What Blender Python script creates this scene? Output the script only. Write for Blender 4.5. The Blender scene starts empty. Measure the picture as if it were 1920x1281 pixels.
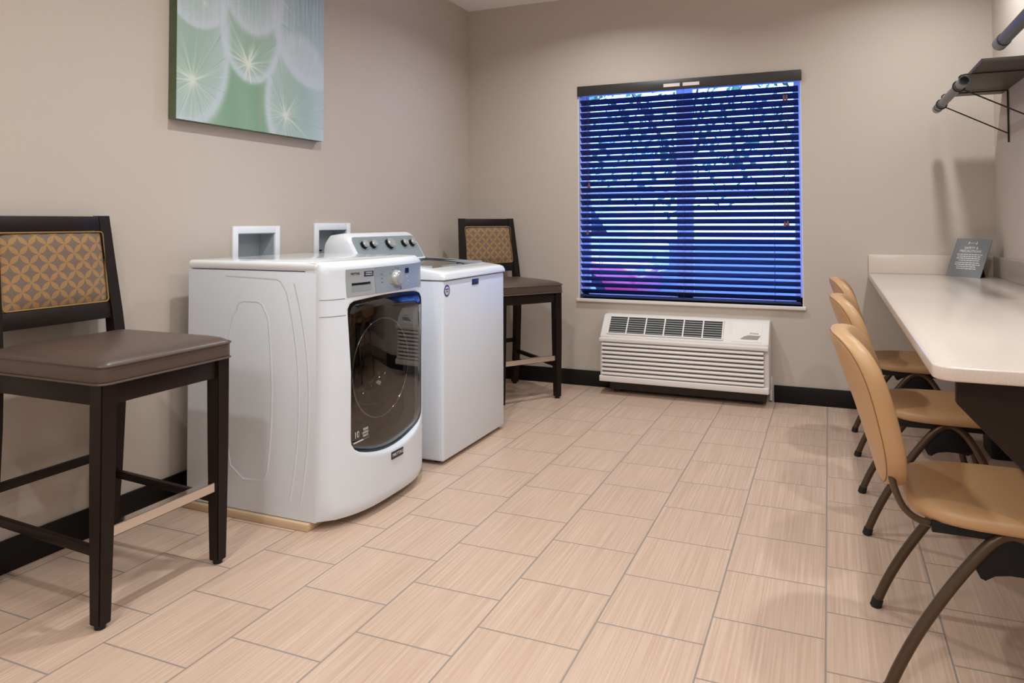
import bpy, bmesh, math, random
import numpy as np
from mathutils import Vector, Matrix
random.seed(7)
S = bpy.context.scene
COL = S.collection
# ------------------------------------------------------------------ camera
F, PX, PY = 1356.5, 992.36, 382.35
YAW, PITCH, ROLL, CAMH = 0.39233, 0.02582, -0.00282, 1.1471
cd = bpy.data.cameras.new('camera'); cam = bpy.data.objects.new('camera', cd); COL.objects.link(cam)
cd.sensor_fit = 'HORIZONTAL'; cd.sensor_width = 36.0
cd.lens = F / 1920 * 36.0
cd.shift_x = -(PX - 960) / 1920
cd.shift_y = (PY - 640.5) / 1920
cd.clip_start = 0.02; cd.clip_end = 200
fwd = Vector((-math.sin(YAW), math.cos(YAW), 0)); rgt = Vector((math.cos(YAW), math.sin(YAW), 0)); up = Vector((0, 0, 1))
f2 = math.cos(PITCH) * fwd + math.sin(PITCH) * up; u2 = -math.sin(PITCH) * fwd + math.cos(PITCH) * up
r3 = math.cos(ROLL) * rgt + math.sin(ROLL) * u2; u3 = -math.sin(ROLL) * rgt + math.cos(ROLL) * u2
M = Matrix((r3, u3, -f2)).transposed().to_4x4(); M.translation = Vector((0, 0, CAMH))
cam.matrix_world = M
S.camera = cam
# ------------------------------------------------------------------ world and exposure
S.view_settings.view_transform = 'Standard'; S.view_settings.look = 'None'
S.view_settings.exposure = -0.25; S.view_settings.gamma = 1.0; S.view_settings.use_curve_mapping = False
W = bpy.data.worlds.new('world'); S.world = W; W.use_nodes = True
wb = W.node_tree.nodes['Background']; wb.inputs[0].default_value = (0.13, 0.27, 1.0, 1); wb.inputs[1].default_value = 17.0
# room extents (metres; camera stands at x=0, y=0)
XL, XR, YB, YF, ZC = -2.52, 0.891, 4.886, -2.6, 2.756
# ------------------------------------------------------------------ lamps
def area(name, loc, size, power, color=(.95, .985, .99), spread=150, sy=None):
    l = bpy.data.lights.new(name, 'AREA'); l.energy = power; l.color = color; l.spread = math.radians(spread)
    if sy: l.shape = 'RECTANGLE'; l.size = size; l.size_y = sy
    else: l.shape = 'DISK'; l.size = size
    o = bpy.data.objects.new(name, l); o.location = loc; COL.objects.link(o); return o
for i, (lx, ly, pw) in enumerate([(.5, .3, 13), (.5, 2.35, 15), (.5, 4.1, 14), (-1.3, .3, 15), (-1.3, 2.2, 18), (-1.3, 4.0, 17)]):
    area('downlight_lamp', (lx, ly, ZC - .012), .10, pw, spread=150)
area('fill_lamp', (-.9, -1.5, ZC - .015), 1.2, 42, sy=.9, spread=170)  # soft fill light added behind the camera, not a known fixture
area('fill_lamp', (-.35, 1.2, ZC - .015), 1.2, 15, sy=.6, spread=170)  # second added fill light, no ceiling fitting known here

# ================================================================== materials
def lin(c):
    c = c / 255.0
    return c / 12.92 if c <= .04045 else ((c + .055) / 1.055) ** 2.4
def rgb(r, g, b): return (lin(r), lin(g), lin(b), 1)
def base_mat(name):
    m = bpy.data.materials.new(name); m.use_nodes = True
    nt = m.node_tree; b = nt.nodes['Principled BSDF']; return m, nt, b
def N(nt, t, **k):
    n = nt.nodes.new(t)
    for a, v in k.items(): setattr(n, a, v)
    return n
def math_n(nt, op, a, b=None, c=None, clamp=False):
    n = nt.nodes.new('ShaderNodeMath'); n.operation = op; n.use_clamp = clamp
    for i, v in enumerate((a, b, c)):
        if v is None: continue
        if isinstance(v, (int, float)): n.inputs[i].default_value = v
        else: nt.links.new(v, n.inputs[i])
    return n.outputs[0]
def mixc(nt, fac, a, b):
    n = nt.nodes.new('ShaderNodeMix'); n.data_type = 'RGBA'
    for k, v in ((0, fac), (6, a), (7, b)):
        if isinstance(v, (int, float, tuple)): n.inputs[k].default_value = v
        else: nt.links.new(v, n.inputs[k])
    return n.outputs[2]
def pmat(name, col, rough=.5, metal=0., coat=0., var=.0, vscale=30, bump=0., bscale=200, spec=.5, stretch=None):
    m, nt, b = base_mat(name)
    b.inputs['Roughness'].default_value = rough; b.inputs['Metallic'].default_value = metal
    b.inputs['Coat Weight'].default_value = coat; b.inputs['Coat Roughness'].default_value = .08
    b.inputs['Specular IOR Level'].default_value = spec
    tc = N(nt, 'ShaderNodeTexCoord'); mp = N(nt, 'ShaderNodeMapping'); nt.links.new(tc.outputs['Object'], mp.inputs[0])
    if stretch: mp.inputs['Scale'].default_value = stretch
    nz = N(nt, 'ShaderNodeTexNoise'); nz.inputs['Scale'].default_value = vscale; nz.inputs['Detail'].default_value = 4
    nt.links.new(mp.outputs[0], nz.inputs[0])
    c0 = tuple(max(0, x * (1 - var)) for x in col[:3]) + (1,); c1 = tuple(min(1, x * (1 + var)) for x in col[:3]) + (1,)
    nt.links.new(mixc(nt, nz.outputs[0], c0, c1), b.inputs['Base Color'])
    if bump:
        n2 = N(nt, 'ShaderNodeTexNoise'); n2.inputs['Scale'].default_value = bscale; n2.inputs['Detail'].default_value = 3
        nt.links.new(mp.outputs[0], n2.inputs[0])
        bp = N(nt, 'ShaderNodeBump'); bp.inputs['Strength'].default_value = bump; bp.inputs['Distance'].default_value = .002
        nt.links.new(n2.outputs[0], bp.inputs['Height']); nt.links.new(bp.outputs[0], b.inputs['Normal'])
    return m
m_wall = pmat('wall_paint', rgb(199, 187, 175), .75, var=.012, vscale=3, bump=.25, bscale=420)
m_ceil = pmat('ceiling_paint', rgb(250, 248, 247), .9, var=.01, bump=.2, bscale=150)
m_base = pmat('black_vinyl', rgb(20, 17, 15), .5, spec=.25, var=.1, vscale=20)
m_wood = pmat('espresso_wood', rgb(26, 16, 12), .42, coat=.0, spec=.28, var=.2, vscale=14, stretch=(8, 8, .7), bump=.05)
m_vinyl = pmat('brown_vinyl', rgb(84, 68, 60), .36, spec=.6, var=.05, vscale=8, bump=.12, bscale=500)
m_pipe = pmat('gold_welt', rgb(150, 118, 66), .6, var=.1)
m_glide = pmat('black_rubber', rgb(18, 18, 18), .6)
m_chrome = pmat('polished_metal', rgb(215, 210, 205), .09, metal=1, var=.02)
m_silver = pmat('satin_silver', rgb(186, 188, 190), .25, metal=.35)
m_white = pmat('white_enamel', rgb(226, 233, 243), .36, coat=.0, spec=.3, var=.008, vscale=4)
m_whitep = pmat('white_plastic', rgb(238, 241, 246), .35, var=.01)
m_lid = pmat('lid_enamel', rgb(242, 246, 251), .14, coat=.5, var=.005)
m_cons = pmat('silver_console', rgb(146, 158, 162), .36, metal=.1, var=.04, vscale=60, stretch=(1, 8, 1))
m_console2 = pmat('silver_trim', rgb(166, 171, 175), .32, metal=.1, var=.03)
m_dark = pmat('dark_ink', rgb(30, 32, 52), .5)
m_navy = pmat('navy_badge', rgb(28, 38, 78), .35)
m_ink = pmat('white_ink', rgb(222, 222, 220), .5)
m_grayink = pmat('gray_ink', rgb(92, 100, 106), .5)
m_bluest = pmat('blue_sticker', rgb(52, 66, 140), .4)
m_ac = pmat('ac_plastic', rgb(233, 227, 222), .45, var=.012)
m_fin = pmat('fin_gray', rgb(168, 168, 166), .5)
m_acd = pmat('ac_inside', rgb(38, 41, 42), .7)
m_steel = pmat('chassis_steel', rgb(48, 42, 38), .55, var=.15)
m_quartz = None
m_tan = pmat('tan_vinyl', rgb(188, 147, 104), .42, var=.05, vscale=6, bump=.12, bscale=420)
m_frame = pmat('bronze_tube', rgb(88, 72, 58), .32, metal=.55, var=.08, vscale=30)
m_blackp = pmat('black_plastic', rgb(13, 14, 18), .45, spec=.3, var=.1)
m_slat = pmat('blind_slat', rgb(34, 48, 98), .35, var=.15, vscale=10, stretch=(.4, 6, 6))  # navy base has the blue daylight glare on dark slats put into its colour
m_val = pmat('valance_wood', rgb(52, 50, 48), .42, var=.1, vscale=8, stretch=(.5, 8, 8))
m_cord = pmat('cord', rgb(66, 50, 42), .8)
m_tassel = pmat('tassel_wood', rgb(128, 74, 48), .5)
m_label = pmat('paper_label', rgb(238, 226, 218), .7)
m_vframe = pmat('window_vinyl', rgb(225, 225, 230), .4)
_vnt = m_vframe.node_tree; _tr = _vnt.nodes.new('ShaderNodeBsdfTranslucent'); _tr.inputs[0].default_value = (.8, .8, .85, 1); _mx = _vnt.nodes.new('ShaderNodeMixShader'); _mx.inputs[0].default_value = .45
_vnt.links.new(_vnt.nodes['Principled BSDF'].outputs[0], _mx.inputs[1]); _vnt.links.new(_tr.outputs[0], _mx.inputs[2]); _vnt.links.new(_mx.outputs[0], _vnt.nodes['Material Output'].inputs[0])
m_sill = pmat('sill_paint', rgb(232, 226, 220), .4)
m_shelf = pmat('shelf_laminate', rgb(72, 64, 58), .5, var=.06, vscale=10)
m_iron = pmat('iron_rod', rgb(40, 34, 31), .4, metal=.4)
m_tube = pmat('rod_enamel', rgb(58, 66, 78), .3, metal=.4, var=.05)
m_band = pmat('rod_collar', rgb(84, 94, 104), .28, metal=.5)
m_board = pmat('raw_board', rgb(212, 184, 150), .6, var=.12, vscale=10, stretch=(1, 12, 12))
m_darkwood = pmat('mahogany_panel', rgb(34, 20, 15), .45, spec=.3, var=.2, vscale=6, stretch=(1, 1, 5))
m_sign = pmat('sign_card', rgb(122, 124, 126), .45)
m_signb = pmat('sign_stand', rgb(44, 34, 29), .5)
m_drum = pmat('drum_steel', rgb(120, 118, 118), .28, metal=.8, var=.1, vscale=50)
m_seal = pmat('door_seal', rgb(48, 48, 50), .5)
m_liner = pmat('door_liner', rgb(52, 50, 50), .4)
m_box = pmat('box_plastic', rgb(240, 243, 248), .35)
m_boxin = pmat('box_inner', rgb(176, 184, 190), .4)
m_asph = pmat('asphalt', rgb(74, 76, 84), .9, var=.2, vscale=6)
m_leaf = pmat('leaf', rgb(70, 110, 50), .6, var=.4, vscale=2)
m_bark = pmat('bark', rgb(84, 66, 50), .9, var=.3)
m_red = pmat('red_paint', rgb(205, 30, 60), .25, coat=.6)
m_van = pmat('van_paint', rgb(235, 236, 238), .3, coat=.4)
m_tire = pmat('tire', rgb(20, 20, 20), .8)
m_cglass = pmat('car_glass', rgb(30, 36, 44), .08)

# quartz worktop: fine speckle
m_quartz, nt, b = base_mat('quartz'); b.inputs['Roughness'].default_value = .16
tc = N(nt, 'ShaderNodeTexCoord'); nz = N(nt, 'ShaderNodeTexNoise'); nz.inputs['Scale'].default_value = 260; nz.inputs['Detail'].default_value = 2
nt.links.new(tc.outputs['Object'], nz.inputs[0])
n2 = N(nt, 'ShaderNodeTexNoise'); n2.inputs['Scale'].default_value = 4; nt.links.new(tc.outputs['Object'], n2.inputs[0])
k = mixc(nt, math_n(nt, 'MULTIPLY', math_n(nt, 'SUBTRACT', nz.outputs[0], .35), 2.2, clamp=True), rgb(211, 197, 185), rgb(222, 209, 198))
nt.links.new(mixc(nt, math_n(nt, 'MULTIPLY', n2.outputs[0], .12), k, rgb(190, 176, 166)), b.inputs['Base Color'])

# floor tile: 12 inch squares in columns along y, every second column shifted half a tile
m_floor, nt, b = base_mat('floor_tile')
tc = N(nt, 'ShaderNodeTexCoord'); sp = N(nt, 'ShaderNodeSeparateXYZ'); nt.links.new(tc.outputs['Object'], sp.inputs[0])
T = .3048
u = math_n(nt, 'DIVIDE', math_n(nt, 'ADD', sp.outputs[0], .0216), T)
ci = math_n(nt, 'FLOOR', u)
par = math_n(nt, 'FLOORED_MODULO', math_n(nt, 'ADD', ci, 1), 2)
v = math_n(nt, 'ADD', math_n(nt, 'DIVIDE', math_n(nt, 'SUBTRACT', sp.outputs[1], 2.1739), T), math_n(nt, 'MULTIPLY', par, .5))
vi = math_n(nt, 'FLOOR', v)
def edge(x):
    f = math_n(nt, 'FRACT', x); return math_n(nt, 'MINIMUM', f, math_n(nt, 'SUBTRACT', 1, f))
dmin = math_n(nt, 'MINIMUM', edge(u), edge(v))
grout = N(nt, 'ShaderNodeMapRange'); grout.inputs[1].default_value = .006; grout.inputs[2].default_value = .011
grout.inputs[3].default_value = 1; grout.inputs[4].default_value = 0; nt.links.new(dmin, grout.inputs[0])
cb = N(nt, 'ShaderNodeCombineXYZ'); nt.links.new(ci, cb.inputs[0]); nt.links.new(vi, cb.inputs[1])
wn = N(nt, 'ShaderNodeTexWhiteNoise'); wn.noise_dimensions = '3D'; nt.links.new(cb.outputs[0], wn.inputs[0])
gv = N(nt, 'ShaderNodeCombineXYZ')
nt.links.new(math_n(nt, 'MULTIPLY', sp.outputs[0], 150), gv.inputs[0])
nt.links.new(math_n(nt, 'MULTIPLY', sp.outputs[1], 2.2), gv.inputs[1])
nt.links.new(math_n(nt, 'MULTIPLY', wn.outputs[0], 50), gv.inputs[2])
g1 = N(nt, 'ShaderNodeTexNoise'); g1.inputs['Scale'].default_value = 1; g1.inputs['Detail'].default_value = 3; nt.links.new(gv.outputs[0], g1.inputs[0])
gr = math_n(nt, 'MULTIPLY', math_n(nt, 'SUBTRACT', g1.outputs[0], .3), 2.4, clamp=True)
tilec = mixc(nt, gr, rgb(192, 163, 142), rgb(214, 188, 168))
tilec = mixc(nt, math_n(nt, 'MULTIPLY', wn.outputs[0], .16), tilec, rgb(198, 170, 150))
nt.links.new(mixc(nt, grout.outputs[0], tilec, rgb(150, 138, 130)), b.inputs['Base Color'])
b.inputs['Roughness'].default_value = .33
bp = N(nt, 'ShaderNodeBump'); bp.inputs['Strength'].default_value = .35; bp.inputs['Distance'].default_value = .002
nt.links.new(math_n(nt, 'SUBTRACT', math_n(nt, 'MULTIPLY', g1.outputs[0], .25), grout.outputs[0]), bp.inputs['Height']); nt.links.new(bp.outputs[0], b.inputs['Normal'])

# patterned upholstery: lattice of golden petals on brown
m_pat, nt, b = base_mat('petal_fabric'); b.inputs['Roughness'].default_value = .75
tc = N(nt, 'ShaderNodeTexCoord'); sp = N(nt, 'ShaderNodeSeparateXYZ'); nt.links.new(tc.outputs['Object'], sp.inputs[0])
A = .0435 * math.sqrt(2)
uu = math_n(nt, 'DIVIDE', math_n(nt, 'ADD', sp.outputs[1], sp.outputs[2]), A)
vv = math_n(nt, 'DIVIDE', math_n(nt, 'SUBTRACT', sp.outputs[1], sp.outputs[2]), A)
def petal(a, c):   # petal runs along a (0..1), thickness across c
    fa = math_n(nt, 'FRACT', a); fc = math_n(nt, 'SUBTRACT', math_n(nt, 'FRACT', math_n(nt, 'ADD', c, .5)), .5)
    w = math_n(nt, 'MULTIPLY', math_n(nt, 'SINE', math_n(nt, 'MULTIPLY', fa, math.pi)), .185)
    return math_n(nt, 'SUBTRACT', math_n(nt, 'ADD', w, .022), math_n(nt, 'ABSOLUTE', fc))
pm = math_n(nt, 'MULTIPLY', math_n(nt, 'MAXIMUM', petal(uu, vv), petal(vv, uu)), 40, clamp=True)
nz = N(nt, 'ShaderNodeTexNoise'); nz.inputs['Scale'].default_value = 300; nt.links.new(tc.outputs['Object'], nz.inputs[0])
cA = mixc(nt, nz.outputs[0], rgb(106, 88, 72), rgb(122, 104, 90)); cB = mixc(nt, nz.outputs[0], rgb(150, 112, 64), rgb(170, 130, 80))
nt.links.new(mixc(nt, pm, cA, cB), b.inputs['Base Color'])
b.inputs['Sheen Weight'].default_value = .2

# glass: thin panes
def thin_glass(name, tint, refl, extra=.0):
    m = bpy.data.materials.new(name); m.use_nodes = True; nt = m.node_tree; nt.nodes.clear()
    out = N(nt, 'ShaderNodeOutputMaterial'); tr = N(nt, 'ShaderNodeBsdfTransparent'); gl = N(nt, 'ShaderNodeBsdfGlossy'); mx = N(nt, 'ShaderNodeMixShader')
    tr.inputs[0].default_value = tint; gl.inputs['Roughness'].default_value = .015
    lw = N(nt, 'ShaderNodeLayerWeight'); lw.inputs[0].default_value = .5
    f = math_n(nt, 'ADD', math_n(nt, 'MULTIPLY', math_n(nt, 'POWER', lw.outputs[1], 4.5), refl * .7), .05 + extra, clamp=True)
    nt.links.new(f, mx.inputs[0]); nt.links.new(tr.outputs[0], mx.inputs[1]); nt.links.new(gl.outputs[0], mx.inputs[2]); nt.links.new(mx.outputs[0], out.inputs[0])
    return m
m_pane = thin_glass('window_glass', (.93, .96, .97, 1), 1.0)
m_door = thin_glass('smoked_glass', (.46, .45, .45, 1), 1.5, .08)
m_bowl = thin_glass('bowl_glass', (.75, .75, .77, 1), 2.0, .10)
m_lidg = thin_glass('lid_glass', (.62, .64, .64, 1), 1.5, .12)
m_disp = pmat('display_black', rgb(12, 14, 18), .1)

# ================================================================== mesh helpers
def finish(bm, name, mat, parent=None, smooth=35, wn=False):
    me = bpy.data.meshes.new(name); bmesh.ops.recalc_face_normals(bm, faces=bm.faces[:])
    if parent is not None:
        L = parent
        off = Vector((0, 0, 0))
        while L is not None: off += L.location; L = L.parent
        bmesh.ops.translate(bm, verts=bm.verts[:], vec=-off)
    bm.to_mesh(me); bm.free()
    me.materials.append(mat)
    if smooth:
        me.shade_smooth()
        try: me.set_sharp_from_angle(angle=math.radians(smooth))
        except Exception: pass
    o = bpy.data.objects.new(name, me); COL.objects.link(o); o.parent = parent
    return o
def thing(name, label, cat, loc=(0, 0, 0), group=None):
    o = bpy.data.objects.new(name, None); COL.objects.link(o); o.location = loc; o.empty_display_size = .1
    o['label'] = label; o['category'] = cat
    if group: o['group'] = group
    return o
def tag(o, label, cat, group=None):
    o['label'] = label; o['category'] = cat
    if group: o['group'] = group
    return o
def struct(o): o['kind'] = 'structure'; return o
def merge(bm, b2):
    me = bpy.data.meshes.new('tmp'); b2.to_mesh(me); b2.free(); bm.from_mesh(me); bpy.data.meshes.remove(me)
def box(bm, x0, x1, y0, y1, z0, z1, bev=0, seg=2, taper=None):
    b2 = bmesh.new(); bmesh.ops.create_cube(b2, size=1)
    for v in b2.verts:
        v.co = Vector(((x0 + x1) / 2 + v.co.x * (x1 - x0), (y0 + y1) / 2 + v.co.y * (y1 - y0), (z0 + z1) / 2 + v.co.z * (z1 - z0)))
    if bev: bmesh.ops.bevel(b2, geom=b2.edges[:], offset=bev, segments=seg, profile=.5, affect='EDGES')
    merge(bm, b2)
def sweep(bm, pts, r, n=12, cap=True, closed=False):
    pts = [Vector(p) for p in pts]; m = len(pts); rings = []
    rr = r if isinstance(r, (list, tuple)) else [r] * m
    prev = None
    for i, p in enumerate(pts):
        if closed: t = (pts[(i + 1) % m] - pts[i - 1])
        else: t = (pts[min(i + 1, m - 1)] - pts[max(i - 1, 0)])
        t.normalize()
        if prev is None:
            a = Vector((0, 0, 1)) if abs(t.z) < .9 else Vector((1, 0, 0)); nrm = t.cross(a).normalized()
        else:
            nrm = (prev - t * prev.dot(t)).normalized()
        prev = nrm; bn = t.cross(nrm)
        rings.append([bm.verts.new(p + (nrm * math.cos(2 * math.pi * k / n) + bn * math.sin(2 * math.pi * k / n)) * rr[i]) for k in range(n)])
    for i in range(m if closed else m - 1):
        a, b_ = rings[i], rings[(i + 1) % m]
        for k in range(n): bm.faces.new((a[k], a[(k + 1) % n], b_[(k + 1) % n], b_[k]))
    if cap and not closed:
        bm.faces.new(rings[0]); bm.faces.new(rings[-1])
def spline(ctrl, per=8):
    P = [Vector(p) for p in ctrl]; P = [P[0] * 2 - P[1]] + P + [P[-1] * 2 - P[-2]]; out = []
    for i in range(1, len(P) - 2):
        for k in range(per):
            t = k / per; a, b_, c, d = P[i - 1], P[i], P[i + 1], P[i + 2]
            out.append(.5 * ((2 * b_) + (c - a) * t + (2 * a - 5 * b_ + 4 * c - d) * t * t + (3 * b_ - a - 3 * c + d) * t ** 3))
    out.append(P[-2]); return out
def prism(bm, poly, axis, a0, a1, bev=0, seg=2):
    """poly: 2D points; axis: 'x' (poly=(y,z)), 'y' (poly=(x,z)), 'z' (poly=(x,y))"""
    b2 = bmesh.new()
    def P(q, a): return Vector((a, q[0], q[1])) if axis == 'x' else Vector((q[0], a, q[1])) if axis == 'y' else Vector((q[0], q[1], a))
    A_ = [b2.verts.new(P(q, a0)) for q in poly]; B_ = [b2.verts.new(P(q, a1)) for q in poly]
    b2.faces.new(A_); b2.faces.new(B_[::-1]); n = len(poly)
    for i in range(n): b2.faces.new((A_[i], A_[(i + 1) % n], B_[(i + 1) % n], B_[i]))
    bmesh.ops.recalc_face_normals(b2, faces=b2.faces[:])
    if bev: bmesh.ops.bevel(b2, geom=[e for e in b2.edges if len(e.link_faces) == 2 and e.calc_face_angle(0) > .6], offset=bev, segments=seg, profile=.5, affect='EDGES')
    merge(bm, b2)
def rrect(x0, x1, y0, y1, r, n=6):
    out = []
    for cx, cy, a0 in ((x1 - r, y0 + r, -90), (x1 - r, y1 - r, 0), (x0 + r, y1 - r, 90), (x0 + r, y0 + r, 180)):
        for k in range(n + 1):
            a = math.radians(a0 + 90 * k / n); out.append((cx + r * math.cos(a), cy + r * math.sin(a)))
    return out
def disc(bm, c, axis, r0, r1, h, n=28, bev=0):
    """short cylinder from c along axis"""
    ax = Vector(axis).normalized(); a = Vector((0, 0, 1)) if abs(ax.z) < .9 else Vector((1, 0, 0)); e1 = ax.cross(a).normalized(); e2 = ax.cross(e1)
    c = Vector(c); prof = [(r0, 0), (r1, h - bev), (r1 - bev, h)] if bev else [(r0, 0), (r1, h)]
    rings = [[bm.verts.new(c + ax * hh + (e1 * math.cos(2 * math.pi * k / n) + e2 * math.sin(2 * math.pi * k / n)) * rr) for k in range(n)] for rr, hh in prof]
    bm.faces.new(rings[0]); bm.faces.new(rings[-1])
    for i in range(len(rings) - 1):
        for k in range(n): bm.faces.new((rings[i][k], rings[i][(k + 1) % n], rings[i + 1][(k + 1) % n], rings[i + 1][k]))
def text(name, body, size, mat, parent, origin, xa, ya, align='CENTER', sx=1.0, ext=.0004):
    cu = bpy.data.curves.new(name, 'FONT'); cu.body = body; cu.size = size; cu.align_x = align; cu.align_y = 'CENTER'; cu.extrude = ext; cu.resolution_u = 2
    t = bpy.data.objects.new(name, cu); COL.objects.link(t)
    dg = bpy.context.evaluated_depsgraph_get(); me = bpy.data.meshes.new_from_object(t.evaluated_get(dg))
    bpy.data.objects.remove(t); xa = Vector(xa).normalized(); ya = Vector(ya).normalized(); za = xa.cross(ya)
    Mx = Matrix((xa * sx, ya, za)).transposed().to_4x4(); Mx.translation = Vector(origin); me.transform(Mx)
    bm = bmesh.new(); bm.from_mesh(me); bpy.data.meshes.remove(me)
    return finish(bm, name, mat, parent, smooth=0)
def newbm(): return bmesh.new()
def dup(root, loc, rotz=0, **props):
    r = root.copy(); COL.objects.link(r); r.location = loc; r.rotation_euler = (0, 0, rotz)
    for k_, v_ in props.items(): r[k_] = v_
    for ch in list(root.children):
        c = ch.copy(); COL.objects.link(c); c.parent = r
        for g in list(ch.children):
            d = g.copy(); COL.objects.link(d); d.parent = c
    return r

# ================================================================== room shell
def wall_holes(name, axis, pos, out, a0, a1, z0, z1, holes, depth):
    """wall slab with rectangular through holes; inner face at pos, slab goes outwards by depth*out"""
    bm = newbm(); As = sorted({a0, a1, *[h[0] for h in holes], *[h[1] for h in holes]}); Zs = sorted({z0, z1, *[h[2] for h in holes], *[h[3] for h in holes]})
    def inh(a, z): return any(h[0] < a < h[1] and h[2] < z < h[3] for h in holes)
    for i in range(len(As) - 1):
        for j in range(len(Zs) - 1):
            if inh((As[i] + As[i + 1]) / 2, (Zs[j] + Zs[j + 1]) / 2): continue
            p0, p1 = sorted((pos, pos + depth * out))
            if axis == 'x': box(bm, p0, p1, As[i], As[i + 1], Zs[j], Zs[j + 1])
            else: box(bm, As[i], As[i + 1], p0, p1, Zs[j], Zs[j + 1])
    bmesh.ops.remove_doubles(bm, verts=bm.verts[:], dist=1e-5)
    # drop the internal faces between neighbouring blocks
    seen = {}
    for f in bm.faces: seen.setdefault(tuple(sorted(v.index for v in f.verts)), []).append(f)
    return struct(finish(bm, name, m_wall, smooth=0))
bm = newbm(); box(bm, XL - .2, XR + .2, YF - .2, YB + .2, -.1, 0); struct(finish(bm, 'floor', m_floor, smooth=0))
bm = newbm(); box(bm, XL - .2, XR + .2, YF - .2, YB + .2, ZC, ZC + .1); struct(finish(bm, 'ceiling', m_ceil, smooth=0))
WX1, WX2, WZ1, WZ2 = -1.645, -.152, .612, 2.092
BX = [(2.565, 2.805, .93, 1.10), (3.135, 3.375, .93, 1.11)]
wall_holes('wall_back', 'y', YB, 1, XL - .2, XR + .2, 0, ZC, [(WX1, WX2, WZ1, WZ2)], .17)
wall_holes('wall_left', 'x', XL, -1, YF - .2, YB, 0, ZC, BX, .14)
wall_holes('wall_right', 'x', XR, 1, YF - .2, YB, 0, ZC, [], .14)
wall_holes('wall_front', 'y', YF, -1, XL, XR, 0, ZC, [], .14)
def baseboard(name, pts):
    bm = newbm(); box(bm, *pts, 0, .108, bev=.003); o = finish(bm, name, m_base); return struct(o)
baseboard('baseboard_left', (XL, XL + .012, YF, YB)); baseboard('baseboard_back', (XL + .012, -1.40, YB - .012, YB)); baseboard('baseboard_back', (-.335, XR, YB - .012, YB))
baseboard('baseboard_right', (XR - .012, XR, YF, YB - .012))

# ------------------------------------------------------------------ window and blind
win = bpy.data.objects.new('window_1', None); COL.objects.link(win); win.location = (WX1, YB + .1, WZ1); struct(win)
bm = newbm(); y0, y1 = YB + .10, YB + .15; xm = -.91
for x0, x1, z0, z1 in ((WX1, WX1 + .05, WZ1, WZ2), (WX2 - .05, WX2, WZ1, WZ2), (WX1, WX2, WZ1, WZ1 + .05), (WX1, WX2, WZ2 - .03, WZ2), (xm - .055, xm + .055, WZ1, WZ2)):
    box(bm, x0, x1, y0, y1, z0, z1, bev=.004)
for xa, xb in ((WX1 + .05, xm - .055), (xm + .055, WX2 - .05)): box(bm, xa, xb, y0 + .008, y1 - .005, 1.315, 1.36, bev=.004)
finish(bm, 'window_frame', m_vframe, win)
for xa, xb in ((WX1 + .05, xm - .055), (xm + .055, WX2 - .05)):
    bm = newbm(); box(bm, xa, xb, y0 + .022, y0 + .026, WZ1 + .05, WZ2 - .05); finish(bm, 'pane', m_pane, win, smooth=0)
bm = newbm(); box(bm, WX1 - .012, WX2 + .015, YB - .022, YB + .10, WZ1 - .022, WZ1, bev=.004)
finish(bm, 'window_sill', m_sill, win)
bm = newbm()
box(bm, WX1, WX1 + .006, YB + .003, y0, WZ1, WZ2); box(bm, WX2 - .006, WX2, YB + .003, y0, WZ1, WZ2); finish(bm, 'window_jamb', m_sill, win)

bl = thing('window_blind', 'dark slatted horizontal blind with cords covering the window above the wall air conditioner', 'blind', (xm, YB + .03, WZ1 + .01))
bm = newbm(); box(bm, WX1 + .002, WX2 + .004, YB - .022, YB - .006, 2.043, 2.112, bev=.003); box(bm, WX1 + .002, WX1 + .014, YB - .006, YB + .05, 2.043, 2.09); finish(bm, 'valance', m_val, bl)
bm = newbm(); box(bm, WX1 + .012, WX2 - .012, YB + .008, YB + .058, 2.056, 2.09, bev=.002); finish(bm, 'headrail', m_val, bl)
for xa in (-1.025, -.895):
    bm = newbm(); box(bm, xa, xa + .11, YB - .0232, YB - .022, 2.062, 2.084); finish(bm, 'paper_label', m_label, bl, smooth=0)
TH = math.radians(39); yc = YB + .036; pitch = .0447
SX0, SX1 = WX1 + .009, WX2 - .018
slat0 = None
for i in range(31):
    zc = WZ1 + .048 + i * pitch
    if zc > 2.02: break
    if slat0 is None:
        bm = newbm(); w = .025
        prof = []
        for k in range(9):
            s = -1 + 2 * k / 8; arch = .0016 * (1 - s * s)
            prof.append((s * w, arch + .0014))
        prof += [(q[0], q[1] - .0028) for q in prof[::-1]]
        cs, sn = math.cos(TH), math.sin(TH)
        poly = [(yc + (a * cs + c_ * sn), zc + (-a * sn + c_ * cs)) for a, c_ in prof]
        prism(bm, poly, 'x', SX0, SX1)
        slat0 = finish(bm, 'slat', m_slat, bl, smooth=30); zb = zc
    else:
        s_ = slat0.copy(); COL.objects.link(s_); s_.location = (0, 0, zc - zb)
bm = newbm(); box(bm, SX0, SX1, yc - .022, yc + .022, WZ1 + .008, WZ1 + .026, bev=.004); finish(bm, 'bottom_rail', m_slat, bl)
for lx in (-1.49, -.904, -.325):
    for dy in (-.0285, .0285):
        bm = newbm(); sweep(bm, [(lx, yc + dy, WZ1 + .02), (lx, yc + dy, 2.06)], .0011, 6); finish(bm, 'ladder_cord', m_cord, bl)
for lx, zb_ in ((-.256, 1.13), (-.238, 1.135)):
    bm = newbm(); sweep(bm, spline([(lx, YB + .0, 2.06), (lx + .002, YB - .004, 1.6), (lx - .002, YB - .004, zb_ + .02)], 6), .0014, 6); c = finish(bm, 'pull_cord', m_cord, bl)
    bm = newbm(); disc(bm, (lx - .002, YB - .004, zb_ - .012), (0, 0, 1), .011, .005, .03, 14); finish(bm, 'tassel', m_tassel, c)
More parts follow.
